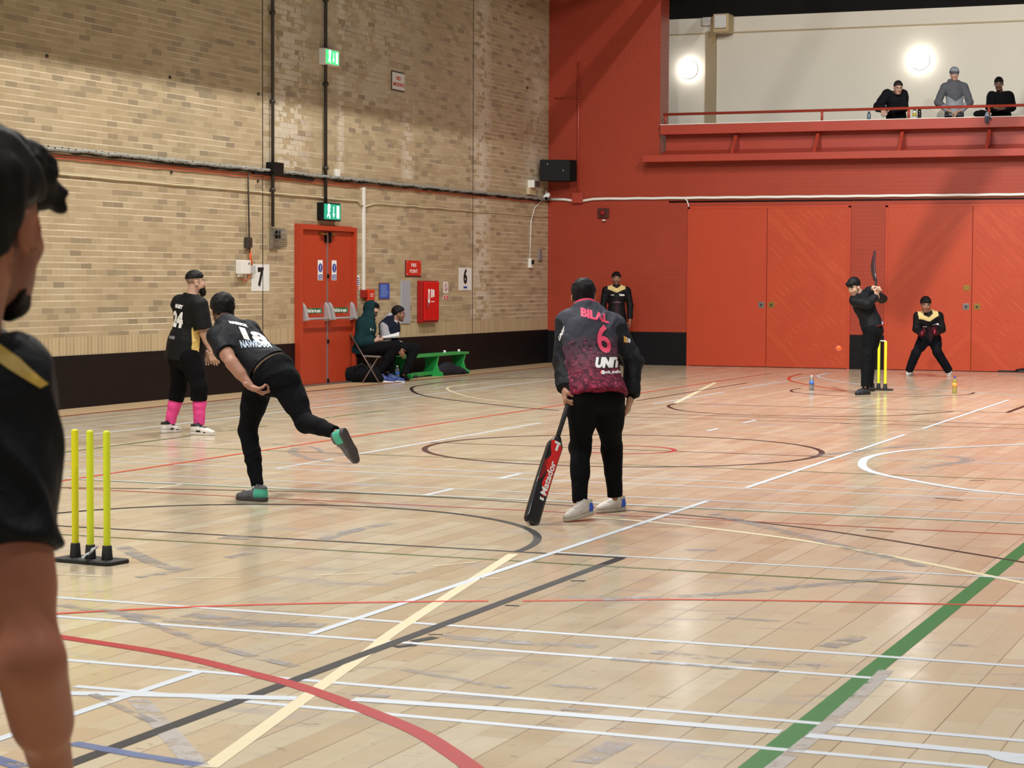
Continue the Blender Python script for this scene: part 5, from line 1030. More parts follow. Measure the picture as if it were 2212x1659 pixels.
# ================================================================ fielder by the red wall
GOLD = (206, 182, 124)
def yoke(J, extra=None):
    def f(v):
        q = J.loc(v); C = np.repeat(cc((11, 10, 12))[None], len(v), 0); x = np.abs(q[:, 0])
        C[(q[:, 1] > -.02) & (q[:, 2] > .78+x*.80) & (x < .165)] = cc(GOLD); C[(q[:, 1] > 0) & (q[:, 2] > .93+x*1.1) & (x < .075)] = cc((14, 13, 16))
        C[(x < .03) & (q[:, 1] > 0) & (q[:, 2] < .56)] = cc((44, 18, 30)); return C
    return f
d0 = 39.0; P = mk(d0)
J = Pose(nk=P(1331.5, 619, 0), sR=P(1308, 628, 0), sL=P(1355, 628, 0), eR=P(1303, 660, 0), eL=P(1361, 660, 0), wR=P(1306, 690, -.05), wL=P(1361, 690, -.05), pv=P(1332, 682, 0), hR=P(1324, 690, 0), hL=P(1341, 690, 0),
         kR=P(1322, 737, -.03), kL=P(1345, 737, -.03), aR=P(1320, 781, 0), aL=P(1347, 781, 0)); chk('far', J)
t = person('person in black top with gold yoke standing against the red wall', onz(1332, 791))
h = Fr(P(1331.5, 602, -.02), -fw+upv*-.05)
hn = [hand_prims(J.wL, -upv+rt*.05, -rt, -fw, (20, 30, 20)), hand_prims(J.wR, -upv, rt, -fw, (20, 30, 20))]
body_obj(t, J, h, hn, SKIN2, head_col(h, SKIN2, stubble=.6), .01, .005, .005)
hair_obj(h, t, 'curly', (14, 12, 12), .006, amp=.003, thick=.014)
sh = shirt_obj(t, J, yoke(J), 'long', .014, 1., 1.05, -.1, .004, .008, .002, ar=.98)
dtext(sh, 'Unit', .045, J.t(-.095, .3, .70), -J.S, J.U, -J.F, M_shwhite, 1.2, .004); dpoly(sh, [(-.03, -.006), (.03, -.002), (.03, .008), (-.03, .004)], J.t(.08, .3, .70), J.S, J.U, -J.F, M_shwhite, 'small_logo'); dpoly(sh, [(-.08, -.004), (.08, .004), (.08, .01), (0, .018), (-.08, .008)], J.t(0, .3, .44), J.S, J.U, -J.F, mat('print_mauve', (120, 92, 100), .5), 'chest_logo')
pants_obj(t, J, flat((11, 11, 13)), .014, vox=.009, loose=.006)
for s_, x in (('R', 1320), ('L', 1347)): g1 = onz(x, 789); put_shoe(t, 'dark', np.array(g1)+fw*.1, Vector(-fw+rt*(.15 if s_ == 'L' else -.15)))
# ================================================================ batter
d0 = 29.5; P = mk(d0)
J = Pose(nk=P(1858, 634, 0), sL=P(1845, 650, -.12), sR=P(1881, 630, .12), eR=P(1906, 645, .1), wR=P(1895, 636, -.12), eL=P(1872, 658, -.28), wL=P(1893, 640, -.18), pv=P(1884, 705, 0), hL=P(1880, 716, -.08), hR=P(1889, 716, .06),
         kL=P(1872, 764, -.10), kR=P(1882, 766, .05), aL=P(1869, 835, -.14), aR=P(1876, 836, .08)); chk('bat', J)
t = person('person all in black swinging a bat over the shoulder beside the far stumps', onz(1866, 852))
h = Fr(P(1844.5, 619.5, -.12), -rt*.62-fw*.62-upv*.45)
hn = [hand_prims(J.wR, nv(-rt*.2+upv*.9), -rt*.8-fw*.3, upv, (60, 75, 50), 50, 1.1), hand_prims(J.wL, nv(upv*.9-rt*.1), rt*.6-fw*.4, upv, (60, 75, 50), 50, 1.1)]
body_obj(t, J, h, hn, SKIN3, head_col(h, SKIN3, stubble=.45), .009, .0045, .0045)
hair_obj(h, t, 'fringe', (14, 12, 13), .005, amp=.002, thick=.016)
c_ = lambda v: np.where((J.loc(v)[:, 2] < -.03)[:, None], cc((110, 22, 28)), cc((12, 13, 18)))
sh = shirt_obj(t, J, c_, 'long', .014, 1., 1.1, -.06, .0, .007, .004, ar=1.05, collar=.02)
dpoly(sh, [(-.028, -.035), (.028, -.035), (.028, .035), (-.028, .035)], P(1907, 699), rt, upv, fw, mat('pale_blue_tag', (190, 204, 240), .5), 'hem_tag')
pants_obj(t, J, flat((12, 13, 17)), .012, vox=.008, loose=.004, r=1.0, cuff=1.0)
g1, g2 = onz(1878, 852), onz(1836, 854.6); put_shoe(t, 'dark', g1, g2-g1, sc=1.16); g1, g2 = onz(1888, 845), onz(1862, 846.5); put_shoe(t, 'dark', g1, g2-g1, sc=1.05)
bt = P(1893.5, 640, -.16); be = P(1890, 545, .42); bat('cricket_bat', 'cricket bat raised upright behind the batter in black', bt, be, rt*.9-fw*.35, (52, 34, 40), .108)
# ================================================================ wicket keeper
d0 = 34.9; P = mk(d0)
J = Pose(nk=P(2003.5, 675, 0), sR=P(1981.5, 683, 0), sL=P(2029, 683, 0), eR=P(1979, 711, .02), eL=P(2035, 711, .02), wR=P(1991, 722, -.22), wL=P(2021, 720, -.22), pv=P(2008, 727, .2), hR=P(1997, 733, .18), hL=P(2019, 733, .18),
         kR=P(1979, 762, -.05), kL=P(2025, 761, -.05), aR=P(1963, 803, .12), aL=P(2051, 803, .12)); chk('keep', J)
t = person('wicket keeper in black and gold top crouching with red gloves and white shoes', onz(2004, 815))
h = Fr(P(1999.5, 658, -.12), -fw*.95-rt*.05-upv*.28)
GL = ((J.wR, P(1998, 719, -.36)), (J.wL, P(2013, 714, -.34)))
glove_hand = lambda w, c, k: hand_prims(lerp(w, c, .10), nv(c-w), -fw*.8+upv*.2, upv, (14, 18, 10), 10, k, 5)
hn = [glove_hand(w, c, .95) for w, c in GL]
body_obj(t, J, h, hn, SKIN2, head_col(h, SKIN2, stubble=.35), .01, .005, .005)
hair_obj(h, t, 'curly', (14, 12, 13), .006, amp=.003, thick=.018)
sh = shirt_obj(t, J, yoke(J), 'long', .014, 1., 1.1, -.06, .004, .008, .003, ar=.98, collar=.015)
dtext(sh, 'Unit', .045, J.t(-.10, .3, .58), -J.S, J.U, -J.F, M_shwhite, 1.2, .004); dpoly(sh, [(-.03, -.006), (.03, .002), (.03, .008), (-.03, .002)], J.t(.08, .3, .58), J.S, J.U, -J.F, M_shwhite, 'small_logo'); dtext(sh, 'U', .05, J.eL+rt*.3, fw, upv, -rt, mat('print_cream', (220, 200, 140), .5), 1.3, .006, 'sleeve_logo')
pants_obj(t, J, flat((13, 14, 20)), .014, vox=.009, loose=.008, r=1.05)
for w, c0 in GL:
    gp = [Cone(p.a, p.b, p.ra+.009, p.rb+.009, .012, p.flat, p.ax) if isinstance(p, Cone) else p for p in glove_hand(w, c0, 1.02)]+[Cone(lerp(w, c0, -.1), lerp(w, c0, .2), .045, .042, .02)]
    np_obj('glove', mesh_sdf(gp, .006), M_cloth, t, lambda v, c0=c0, w=w: np.where(((np.linalg.norm(v-lerp(w, c0, .75), axis=1) < .050))[:, None], cc((196, 70, 92)), cc((70, 20, 30))))
for a, hx in (((1970, 810), (1952, 812.5)), ((2050, 807), (2057, 816))):
    g1, g2 = onz(*a), onz(*hx); put_shoe(t, 'white', g1, g2-g1, sc=.98)
# ================================================================ folding chair and bench by the left wall
M_bench = mat('bench_green', (36, 150, 72), .4, var=.08, scale=4, bump=.05)
d0 = 32.35; P = mk(d0)
Vp = lambda x, y, o=0.: Vector(P(x, y, o))
o = thing('folding_chair', 'brown metal folding chair under the hooded person', 'chair', onz(800, 826)); bl = Vector(o.location); M_ch = mat('chair_metal', (112, 98, 90), .4, metal=.5)
f1, f2, q1, q2 = onz(819, 827), onz(845, 826.5), None, None
side = Vector(fw)*.36
T = lambda pts, nm: B().tube([Vector(p)-bl for p in pts], .011, 8).obj(nm, M_ch, o)
topb = Vp(757, 722, -.18); near_f = onz(819, 827, .01); near_b = onz(790, 823, .01)
for k, sd in enumerate((Vector((0, 0, 0)), side)):
    T([topb+sd, onz(819, 827, .011)+sd], 'leg'); T([Vp(817, 771, -.2)+sd, onz(783, 826.5, .011)+sd], 'leg')
T([topb, topb+side], 'top_bar'); T([Vector(onz(819, 827, .011)), Vector(onz(819, 827, .011))+side], 'cross_bar')
sc_ = (Vp(785, 767.5, -.2), Vp(822, 769, -.2)); b = B(); b.poly([sc_[0]-bl, sc_[1]-bl, sc_[1]+side-bl, sc_[0]+side-bl], (0, 0, -.03)); b.obj('seat', M_ch, o, .008)
b = B(); bb = topb+Vector((0, 0, -.03)); dn = (Vector(onz(819, 827))-topb).normalized(); b.poly([bb-bl, bb+dn*.20-bl, bb+dn*.20+side-bl, bb+side-bl], Vector(rt)*.02); b.obj('backrest', M_ch, o, .006)
# bench
o = thing('balance_bench', 'low green wooden bench with shaped ends against the black dado', 'bench', (XL+.38, 30.6, 0)); bl = Vector(o.location)
def BX(lo, hi, nm, bev=.006): return B().box(tuple(Vector(lo)-bl), tuple(Vector(hi)-bl)).obj(nm, M_bench, o, bev)
x0, x1 = XL+.22, XL+.50; ys, ye = 29.9, 32.62
BX((x0, ys, .335), (x1, ye, .375), 'seat_board'); BX((XL+.33, ys, .03), (XL+.39, ye-.1, .09), 'lower_rail')
for yy in (ys+.25, 31.35, ye-.16):
    pr = [(-.20, 0), (-.20, .06), (-.13, .10), (-.10, .2), (-.13, .335), (.13, .335), (.10, .2), (.13, .10), (.20, .06), (.20, 0)]
    B().poly([(XL+.36+x-bl.x, yy-bl.y, z-bl.z) for x, z in pr], (0, .045, 0)).obj('end_panel', M_bench, o, .004)
b = B(); [b.lathe([(.02, .375), (.022, .385), (.022, .41), (.014, .415)], (XL+.36-bl.x, y-bl.y, 0), 14) for y in (31.9,)]; b.obj('knob', M_wht, o)
b = B(); b.lathe([(.02, .375), (.022, .385), (.022, .41), (.014, .415)], (XL+.36-bl.x, 32.5-bl.y, 0), 14); b.obj('knob', M_wht, o)
B().box((XL+.30-bl.x, ye-.02-bl.y, 0), (XL+.42-bl.x, ye+.02-bl.y, .05)).obj('end_block', mat('bench_pale', (150, 190, 150), .5), o, .004)
# dark cloth under the bench
o = thing('dark_jacket', 'dark jacket lying in a heap under the green bench', 'jacket', (XL+.42, 31.95, 0)); cb = np.array(o.location)
np_obj('cloth', mesh_sdf([Ell(cb+(0, -.15, .10), (.12, .34, .13), None, .05), Ell(cb+(.02, .22, .06), (.12, .26, .08), None, .05), Cone(cb+(.05, .1, .12), cb+(.14, .42, .03), .07, .04, .05, .5, (0, 0, 1))], .012, [((0, 0, .003), (0, 0, -1))], ridge(3, 22, .012)), M_cloth, o, flat((40, 40, 46)))
# ================================================================ hooded person on the chair
J = Pose(nk=P(795, 688, .0), sL=P(783, 697, .26), sR=P(783, 699, -.10), eR=P(777, 738, -.16), wR=P(808, 738, -.10), eL=P(784, 736, .34), wL=P(812, 736, .12), pv=P(780, 753, .05), hL=P(786, 756, .16), hR=P(786, 756, -.04),
         kL=P(850, 748, .16), kR=P(856, 747, -.12), aL=P(838, 803, .08), aR=P(819, 803, -.12)); chk('seat1', J)
t = person('seated person in dark green hooded top and black cap, reading on a folding chair', onz(800, 822)); S1 = t
h = Fr(P(804.5, 667, .08), rt*.96+fw*.12-upv*.18)
hn = [hand_prims(J.wR, nv(rt*.9+upv*.15), upv*.4+fw*.8, upv, (30, 35, 20), 25), hand_prims(J.wL, nv(rt*.9+upv*.1), -fw*.6+upv*.6, upv, (30, 35, 20), 25)]
body_obj(t, J, h, hn, SKIN3, head_col(h, SKIN3, stubble=.85), .01, .0045, .0045, w=1.05)
gr = (20, 46, 50)
sh = shirt_obj(t, J, flat(gr), 'long', .026, 1.08, 1.15, -.16, .01, .007, .006, m=M_cloth, ar=1.35, belly=.02, name='hooded_top')
np_obj('hood', mesh_sdf([Ell(h.p(0, -.025, .028), (.096, .112, .104), h.R, .03), Cone(h.p(0, -.045, -.04), lerp(J.nk, h.p(0, 0, -.1), .3), .092, .10, .05), Cone(h.p(0, -.01, -.13), J.nk, .085, .10, .04), Slab(h.p(0, .028, .0), h.f*1.+h.u*.12, .17)], .006, (), ridge(6, 28, .004)), M_cloth, t, flat(gr))
np_obj('cap', mesh_sdf([Ell(h.p(0, .006, .050), (.082, .096, .062), h.R, .01), Cone(h.p(-.045, .085, .036), h.p(.045, .085, .036), .016, .016, .01), Ell(h.p(0, .03, -.04), (.2, .2, .066), h.R, .01, 's')], .005), M_cloth, t, flat((16, 17, 20)))
dpoly(t.children[-1], [(-.03, -.006), (.03, -.006), (.028, .010), (-.028, .010)], h.p(0, 0, .065), rt*.95-fw*.3, upv, fw+rt*-.3, M_shwhite, 'cap_patch', .002)
dpoly(sh, [(-.012, -.015), (.0, -.02), (.004, .015), (-.008, .02)], P(803, 711), rt, upv, fw, M_shwhite, 'chest_mark'); dpoly(sh, [(.01, -.015), (.022, -.01), (.02, .01), (.01, .008)], P(805, 712), rt, upv, fw, M_shwhite, 'chest_mark')
pants_obj(t, J, flat((12, 12, 15)), .020, vox=.008, r=1.1, cuff=.98, folds=.004)
for a_, hx in ((P(812, 806, -.14), P(842, 812, -.16)), (P(832, 806, .06), P(858, 812, .05))):
    a_[2] = .012; hx[2] = .0; put_shoe(t, 'navy', a_, hx-a_, sc=1.12)
o = thing('paper_sheets', 'white sheets of paper held open by the hooded person', 'paper', P(843, 730, -.02)); 
for k, (w0, a_) in enumerate(((.22, .06), (.22, -.10))):
    b = B(); r_ = Vector(rt); f_ = Vector(fw)*.9+Vector((0, 0, .25)); b.poly([r_*-.12+Vector((0, 0, -.005*k)), r_*.13+Vector((0, 0, .03-.02*k)), r_*.13+f_*w0+Vector((0, 0, .03-.02*k)), r_*-.12+f_*w0+Vector((0, 0, -.005*k))], (0, 0, .003)); b.obj('sheet', M_paper, o)
# ================================================================ bareheaded person on the bench
J = Pose(nk=P(845, 694, .25), sL=P(836, 703, .50), sR=P(831, 705, .16), eR=P(834, 742, .12), wR=P(860, 753, .02), eL=P(842, 742, .56), wL=P(868, 747, .40), pv=P(833, 750, .36), hL=P(838, 753, .46), hR=P(838, 753, .26),
         kL=P(893, 751, .46), kR=P(898, 753, .20), aL=P(880, 806, .40), aR=P(872, 809, .14)); chk('seat2', J)
t = person('seated person in grey hood and dark sleeveless jacket, leaning on the knees', onz(870, 818))
h = Fr(P(861, 678, .28), rt*.97+fw*.1-upv*.12)
hn = [hand_prims(J.wR, nv(rt*.6-upv*.8), -rt*.3+fw*.9, rt, (20, 25, 15), 15), hand_prims(J.wL, nv(rt*.7-upv*.6), -fw*.9, upv, (20, 30, 20), 20)]
body_obj(t, J, h, hn, SKIN2, head_col(h, SKIN2, stubble=.5, fade=(.0, .6)), .01, .0045, .0045)
hair_obj(h, t, 'short', (18, 16, 16), .005, amp=.003, thick=.012)
sh = shirt_obj(t, J, flat((150, 150, 154)), 'long', .018, 1., 1.05, -.1, .0, .007, .006, m=M_cloth, ar=1.25, name='grey_hooded_top')
np_obj('sleeveless_jacket', mesh_sdf([Grp(torso(J, .038, 1., 1.05)+[Cone(J.t(0, 0, .14), J.t(0, 0, -.2), .19, .20, .05, .80, J.F), Slab(J.t(0, 0, -.10), -J.U, .5), Ell(lerp(J.sL, J.eL, .15), [.095]*3, None, .01, 's'), Ell(lerp(J.sR, J.eR, .15), [.095]*3, None, .01, 's'), Ell(J.nk+J.F*.03, [.10]*3, None, .01, 's')])], .007, (), ridge(4, 26, .005)), M_cloth, t, flat((22, 26, 40)))
np_obj('hood', mesh_sdf([Cone(J.nk-J.F*.075+J.U*.01, J.nk-J.F*.035+J.U*.085, .055, .045, .03), Cone(J.nk-J.S*.075, J.nk+J.U*.02+J.F*.08-J.S*.03, .036, .028, .03), Cone(J.nk+J.S*.075, J.nk+J.U*.02+J.F*.08+J.S*.03, .036, .028, .03), Cone(J.nk-J.S*.07-J.F*.02, J.nk+J.S*.07-J.F*.02, .05, .05, .04), Ell(h.p(0, 0, -.02), (.082, .1, .10), h.R, .01, 's')], .006, (), ridge(2, 26, .003)), M_cloth, t, flat((158, 158, 162)))
dpoly(t.children[-2], [(-.03, -.02), (.03, -.01), (.028, .015), (-.025, .012)], P(860, 714), rt, upv, fw, M_shwhite, 'chest_patch')
g_ = M_steel; gl_ = B(); ee = Matrix(((h.r[0], h.f[0], h.u[0], h.o[0]-t.location[0]), (h.r[1], h.f[1], h.u[1], h.o[1]-t.location[1]), (h.r[2], h.f[2], h.u[2], h.o[2]-t.location[2]), (0, 0, 0, 1)))
for x in (-.032, .032): gl_.tube([ee @ Vector((x+.022*math.cos(a), .098, .004+.016*math.sin(a))) for a in np.arange(0, 6.5, .4)], .0018, 5)
for x in (-.056, .056): gl_.tube([ee @ Vector((x, .096, .008)), ee @ Vector((x*1.32, .0, .008))], .0018, 5)
gl_.tube([ee @ Vector((-.01, .099, .008)), ee @ Vector((.01, .099, .008))], .0018, 5); gl_.obj('glasses', M_steel, t)
pants_obj(t, J, flat((13, 13, 16)), .016, vox=.008, r=1.08, cuff=.98, folds=.004)
for a_, hx in ((onz(866, 821), onz(884, 823)), (onz(874, 816), onz(893, 817))): a_ = np.array(a_); hx = np.array(hx); put_shoe(t, 'dark', a_, hx-a_, sc=1.05)
# bag and bottle on the floor
o = thing('holdall_bag', 'black holdall slumped on the floor between the red doors and the chair', 'bag', onz(762, 826)); o.location.x += .16; c0 = np.array(o.location)
fs = ridge(8, 14, .018)
A_ = lambda x, y, z: c0+rt*x+fw*y+upv*z
np_obj('bag_body', mesh_sdf([Cone(A_(-.22, .0, .11), A_(.16, .0, .12), .11, .13, .06), Ell(A_(.02, 0, .17), (.16, .12, .09), None, .06), Cone(A_(.18, 0, .12), A_(.28, -.03, .07), .10, .06, .06), Cone(A_(0, -.05, .22), A_(.10, -.05, .24), .03, .03, .05)], .009, [((0, 0, .002), (0, 0, -1))], fs), M_cloth, o, flat((14, 15, 19)))
b = B(); cl = Vector(c0); loc_ = lambda x, y, z: Vector(A_(x, y, z))-cl; b.tube([loc_(-.12, -.10, .12), loc_(-.10, -.13, .24), loc_(.0, -.1, .30), loc_(.08, -.12, .22), loc_(.12, -.12, .1)], .011, 6, flat=.5); b.obj('strap', M_black, o)
np_obj('end_pocket', mesh_sdf([Ell(A_(-.27, 0, .115), (.035, .10, .10), (rt, fw, upv), .02)], .008), M_cloth, o, flat((28, 30, 38)))
def bottle(px_, py_, hh, label, liquid, lab, cap, name='water_bottle', rr=.034, fill=.8):
    o = thing(name, label, 'bottle', onz(px_, py_, .0)); s = hh/.235; z = lambda a: a*s
    o.location.z = .006 if o.location.x < -13.6 else 0
    pr = [(.001, .002), (rr*.8, 0), (rr, .012), (rr, z(.06)), (rr*.94, z(.075)), (rr, z(.09)), (rr, z(.15)), (rr*.92, z(.175)), (rr*.6, z(.2)), (rr*.36, z(.212)), (rr*.36, z(.222))]
    B().lathe(pr, (0, 0, 0), 20).obj('plastic_body', mat('clear_plastic', (236, 240, 242), .08, trans=.95, alpha=1), o)
    B().lathe([(r_*.9, z_+.002) for r_, z_ in pr if z_ < z(.235)*fill], (0, 0, 0), 20).obj('drink', liquid, o)
    B().lathe([(rr+.001, z(.095)), (rr+.001, z(.145))], (0, 0, 0), 20).obj('label_band', lab, o)
    B().lathe([(rr*.44, z(.214)), (rr*.44, z(.235)), (rr*.3, z(.238))], (0, 0, 0), 14).obj('cap', cap, o); return o
M_water = mat('water', (214, 222, 226), .1, trans=.7); M_labb = mat('label_blue', (60, 110, 200), .4)
bottle(858, 824, .24, 'clear water bottle with blue label beside the seated people', M_water, M_labb, M_wht)
bottle(1753, 843, .215, 'clear water bottle with blue label alone on the floor left of the batter', M_water, M_labb, M_wht, fill=.85)
bottle(2062, 850, .24, 'yellow soft drink bottle with a blue cap near the wicket keeper', mat('yellow_drink', (232, 206, 30), .2, trans=.2), mat('label_orange', (236, 150, 60), .4), mat('cap_blue', (40, 50, 150), .4), name='drink_bottle', fill=.86)
# ================================================================ people on the gallery
GZ = 3.66
def legs_on_gallery(J):
    for s in 'LR':
        h_ = getattr(J, 'h'+s); a = h_.copy(); a[2] = GZ+.09; setattr(J, 'a'+s, a); k = (h_+a)/2; k[:2] -= fw[:2]*.03; setattr(J, 'k'+s, k)
def gal_shoes(t, J):
    for s in 'LR': a = getattr(J, 'a'+s).copy(); a[2] = GZ; put_shoe(t, 'dark', a+fw*.05, -fw+rt*(.1 if s == 'L' else -.1))
d0 = 38.55; P = mk(d0)
J = Pose(nk=P(1936, 201, .10), sR=P(1916, 204, .12), sL=P(1951, 205, .06), eR=P(1897, 231, .0), eL=P(1952, 232, -.05), wR=P(1908, 236, -.24), wL=P(1926, 235.5, -.26), pv=P(1936, 254, .25), hR=P(1930, 259, .25), hL=P(1943, 259, .25), kL=P(0, 0), kR=P(0, 0), aL=P(0, 0), aR=P(0, 0)); legs_on_gallery(J); chk('g1', J)
t = person('person in black jacket leaning on the gallery rail with forearms crossed', (J.pv[0], J.pv[1], GZ))
h = Fr(P(1940, 189, -.10), -fw*.9-upv*.38+rt*.06)
body_obj(t, J, h, [hand_prims(J.wR, nv(-rt*.1-upv*.5-fw*.5), -upv, rt, (35, 40, 20), 20), hand_prims(J.wL, nv(-rt*.9-upv*.1), -upv*.8, -fw, (25, 30, 20), 20)], SKIN3, head_col(h, SKIN3), .01, .005, .005)
hair_obj(h, t, 'short', (42, 36, 34), .006, amp=.002, thick=.009)
shirt_obj(t, J, flat((24, 25, 30)), 'long', .026, 1., 1.1, -.1, .0, .008, .005, m=M_cloth, ar=1.3, name='jacket', collar=.02)
pants_obj(t, J, flat((20, 20, 24)), .014, vox=.01); gal_shoes(t, J)
J = Pose(nk=P(2062, 178, .10), sR=P(2040, 189, .1), sL=P(2083, 188, .1), eR=P(2026, 221, .0), eL=P(2095, 221, .0), wR=P(2049, 239, -.14), wL=P(2074, 239, -.14), pv=P(2061, 247, .15), hR=P(2054, 253, .15), hL=P(2069, 253, .15), kL=P(0, 0), kR=P(0, 0), aL=P(0, 0), aR=P(0, 0)); legs_on_gallery(J); chk('g2', J)
t = person('tall person in grey beanie and two-tone grey zip top standing at the gallery rail', (J.pv[0], J.pv[1], GZ))
h = Fr(P(2061.5, 160, .04), -fw-upv*.22)
body_obj(t, J, h, [hand_prims(J.wR, nv(rt*.7-upv*.4), -fw*.2-upv, upv, (25, 30, 20), 20), hand_prims(J.wL, nv(-rt*.7-upv*.4), -upv, upv, (25, 30, 20), 20)], SKIN3, head_col(h, SKIN3, stubble=.15), .01, .005, .005)
c_g = lambda v: np.where((J.loc(v)[:, 2] > .44-np.abs(J.loc(v)[:, 0])*-.5)[:, None], cc((96, 98, 104)), cc((150, 156, 164)))
def c_g(v):
    q = J.loc(v); x = np.abs(q[:, 0]); m = (q[:, 2] > .38+np.minimum(x, .14)*1.3) & (x < .19); 
    for s in 'LR': E_, S_ = getattr(J, 'e'+s), getattr(J, 's'+s); m |= (x >= .17) & (((v-E_)@nv(S_-E_)) > .03)
    return np.where(m[:, None], cc((92, 94, 100)), cc((152, 158, 166)))
sh = shirt_obj(t, J, c_g, 'long', .018, .98, 1.05, -.06, .0, .007, .003, m=M_cloth, ar=1.02, name='zip_top')
np_obj('hood', mesh_sdf([Cone(J.nk-J.S*.06-J.F*.02, J.nk+J.S*.08-J.F*.04+J.U*.02, .05, .048, .03), Cone(J.nk-J.S*.07, J.nk-J.S*.03+J.F*.06+J.U*.02, .035, .03, .03), Cone(J.nk+J.S*.07, J.nk+J.S*.03+J.F*.06+J.U*.02, .035, .03, .03), Ell(h.p(0, .0, -.02), (.075, .1, .1), h.R, .01, 's')], .007), M_cloth, t, flat((100, 102, 108)))
dpoly(sh, [(-.004, -.16), (.004, -.16), (.004, .13), (-.004, .13)], J.t(0, .3, .32), -J.S, J.U, -J.F, mat('zip_dark', (110, 114, 122), .5), 'zip')
np_obj('beanie', mesh_sdf([Ell(h.p(0, -.012, .052), (.086, .104, .086), h.R, .01), Ell(h.p(0, -.01, .03), (.092, .110, .045), h.R, .012), Ell(h.p(0, .04, -.09), (.2, .25, .11), h.R, .008, 's')], .006, (), wav(3, 90, .0015)), M_cloth, t, lambda v: np.where((h.loc(v)[:, 2] < .062)[:, None], cc((84, 90, 98)), cc((142, 150, 158))))
pants_obj(t, J, flat((20, 20, 24)), .014, vox=.01); gal_shoes(t, J)
J = Pose(nk=P(2161, 202, .12), sR=P(2143, 208, .12), sL=P(2179, 208, .12), eR=P(2139, 232, .02), eL=P(2185, 231, .02), wR=P(2152, 233, -.2), wL=P(2168, 234, -.2), pv=P(2163, 254, .22), hR=P(2157, 260, .22), hL=P(2170, 260, .22), kL=P(0, 0), kR=P(0, 0), aL=P(0, 0), aR=P(0, 0)); legs_on_gallery(J); chk('g3', J)
t = person('person in plain black hooded top with folded arms at the right of the gallery', (J.pv[0], J.pv[1], GZ))
h = Fr(P(2157.5, 181, -.02), -fw-rt*.25-upv*.3)
body_obj(t, J, h, [hand_prims(J.wR, nv(rt*.9), -upv*.6+fw, upv, (35, 40, 20), 20), hand_prims(J.wL, nv(-rt*.9), -upv*.6+fw, upv, (35, 40, 20), 20)], SKIN4, head_col(h, SKIN4), .01, .005, .005)
hair_obj(h, t, 'curly', (14, 12, 12), .006, amp=.002, thick=.010)
shirt_obj(t, J, flat((15, 16, 19)), 'long', .024, 1., 1.1, -.1, .0, .008, .005, m=M_cloth, ar=1.3, name='hooded_top', collar=.03)
pants_obj(t, J, flat((18, 18, 20)), .014, vox=.01); gal_shoes(t, J)
BZ = 4.512
def on_beam(px_): p = ony(px_, 255, YR+.06); return Vector((p.x, YR+.06, BZ))
def can(px_, name, label, h_, r_, m, capm, cat='bottle', band=None):
    o = thing(name, label, cat, on_beam(px_)); B().lathe([(r_*.85, 0), (r_, .008), (r_, h_*.72), (r_*.55, h_*.86), (r_*.45, h_*.88)], (0, 0, 0), 18).obj('body', m, o)
    B().lathe([(r_*.55, h_*.86), (r_*.55, h_), (r_*.4, h_*1.01)], (0, 0, 0), 14).obj('lid', capm, o)
    if band: B().lathe([(r_+.001, h_*.2), (r_+.001, h_*.55)], (0, 0, 0), 18).obj('label_band', band, o)
can(1877, 'drinks_flask', 'small grey-blue flask on the gallery ledge left of the leaning man', .15, .034, mat('flask_grey', (92, 112, 124), .3, metal=.3), M_black, 'flask')
can(1975.5, 'drink_bottle', 'pale bottle with dark and yellow label on the gallery ledge', .20, .036, mat('pale_bottle', (200, 202, 200), .3), M_wht, band=mat('yellow_label', (170, 160, 60), .4)); can(1986, 'drink_bottle', 'dark red and black bottle right of the pale one on the gallery ledge', .21, .034, mat('dark_bottle', (38, 22, 24), .3), mat('lid_red', (90, 30, 30), .4), band=mat('band_black', (20, 20, 24), .4))
o = thing('black_bag', 'small black bag resting on the gallery ledge left of the hooded person', 'bag', on_beam(2114)); c0 = np.array(o.location)
np_obj('bag_body', mesh_sdf([Cone(c0+(-.05, 0, .06), c0+(.07, 0, .065), .05, .06, .03, .8, (0, 1, 0)), Cone(c0+(.05, 0, .10), c0+(.16, 0, .08), .022, .03, .03)], .007, [(c0+(0, 0, .001), (0, 0, -1))], ridge(3, 30, .006)), M_cloth, o, flat((14, 14, 16)))
o = thing('grey_glove', 'small grey glove hanging over the edge of the gallery ledge', 'glove', on_beam(2136)+Vector((0, -.215, .03))); c0 = np.array(o.location)
np_obj('glove_shell', mesh_sdf([Cone(c0+(0, .16, .005), c0+(0, .02, .0), .034, .032, .02, .6, (0, 0, 1))]+hand_prims(c0+(0, .02, .0), (0, -.25, -1), (0, 1, -.2), (1, 0, 0), (10, 14, 8), 10, .95), .005), M_cloth, o, lambda v: np.where((v[:, 2] > c0[2]-.03)[:, None], cc((150, 162, 180)), cc((70, 76, 86))))
# ================================================================ person close to the camera, cut by the left edge
d0 = 2.72; P = mk(d0)
J = Pose(nk=P(-112, 745, .02), sR=P(-24, 874, -.02), sL=P(-420, 880, .30), eR=P(64, 1430, -.10), wR=P(120, 1700, .08), eL=P(-520, 1400, .30), wL=P(-540, 1780, .2), pv=P(-440, 1800, .14), hR=P(-390, 1850, .10), hL=P(-540, 1850, .22), kR=P(-390, 2500, .05), kL=P(-540, 2500, .2), aR=P(-390, 3200, .1), aL=P(-540, 3200, .3))
gz = onz(1106, 1659).z
for s in 'LR':
    a = getattr(J, 'h'+s).copy(); a[2] = .09; setattr(J, 'a'+s, a); k = (getattr(J, 'h'+s)+a)/2+fw*.03; setattr(J, 'k'+s, k)
chk('front', J)
t = person('person in black shirt with gold shoulder piping seen from behind at the left edge', (J.pv[0], J.pv[1], 0)); FRONT = t
h = Fr(P(-47, 484, .0), fw*.94+rt*.27-upv*.05, sc=1.0)
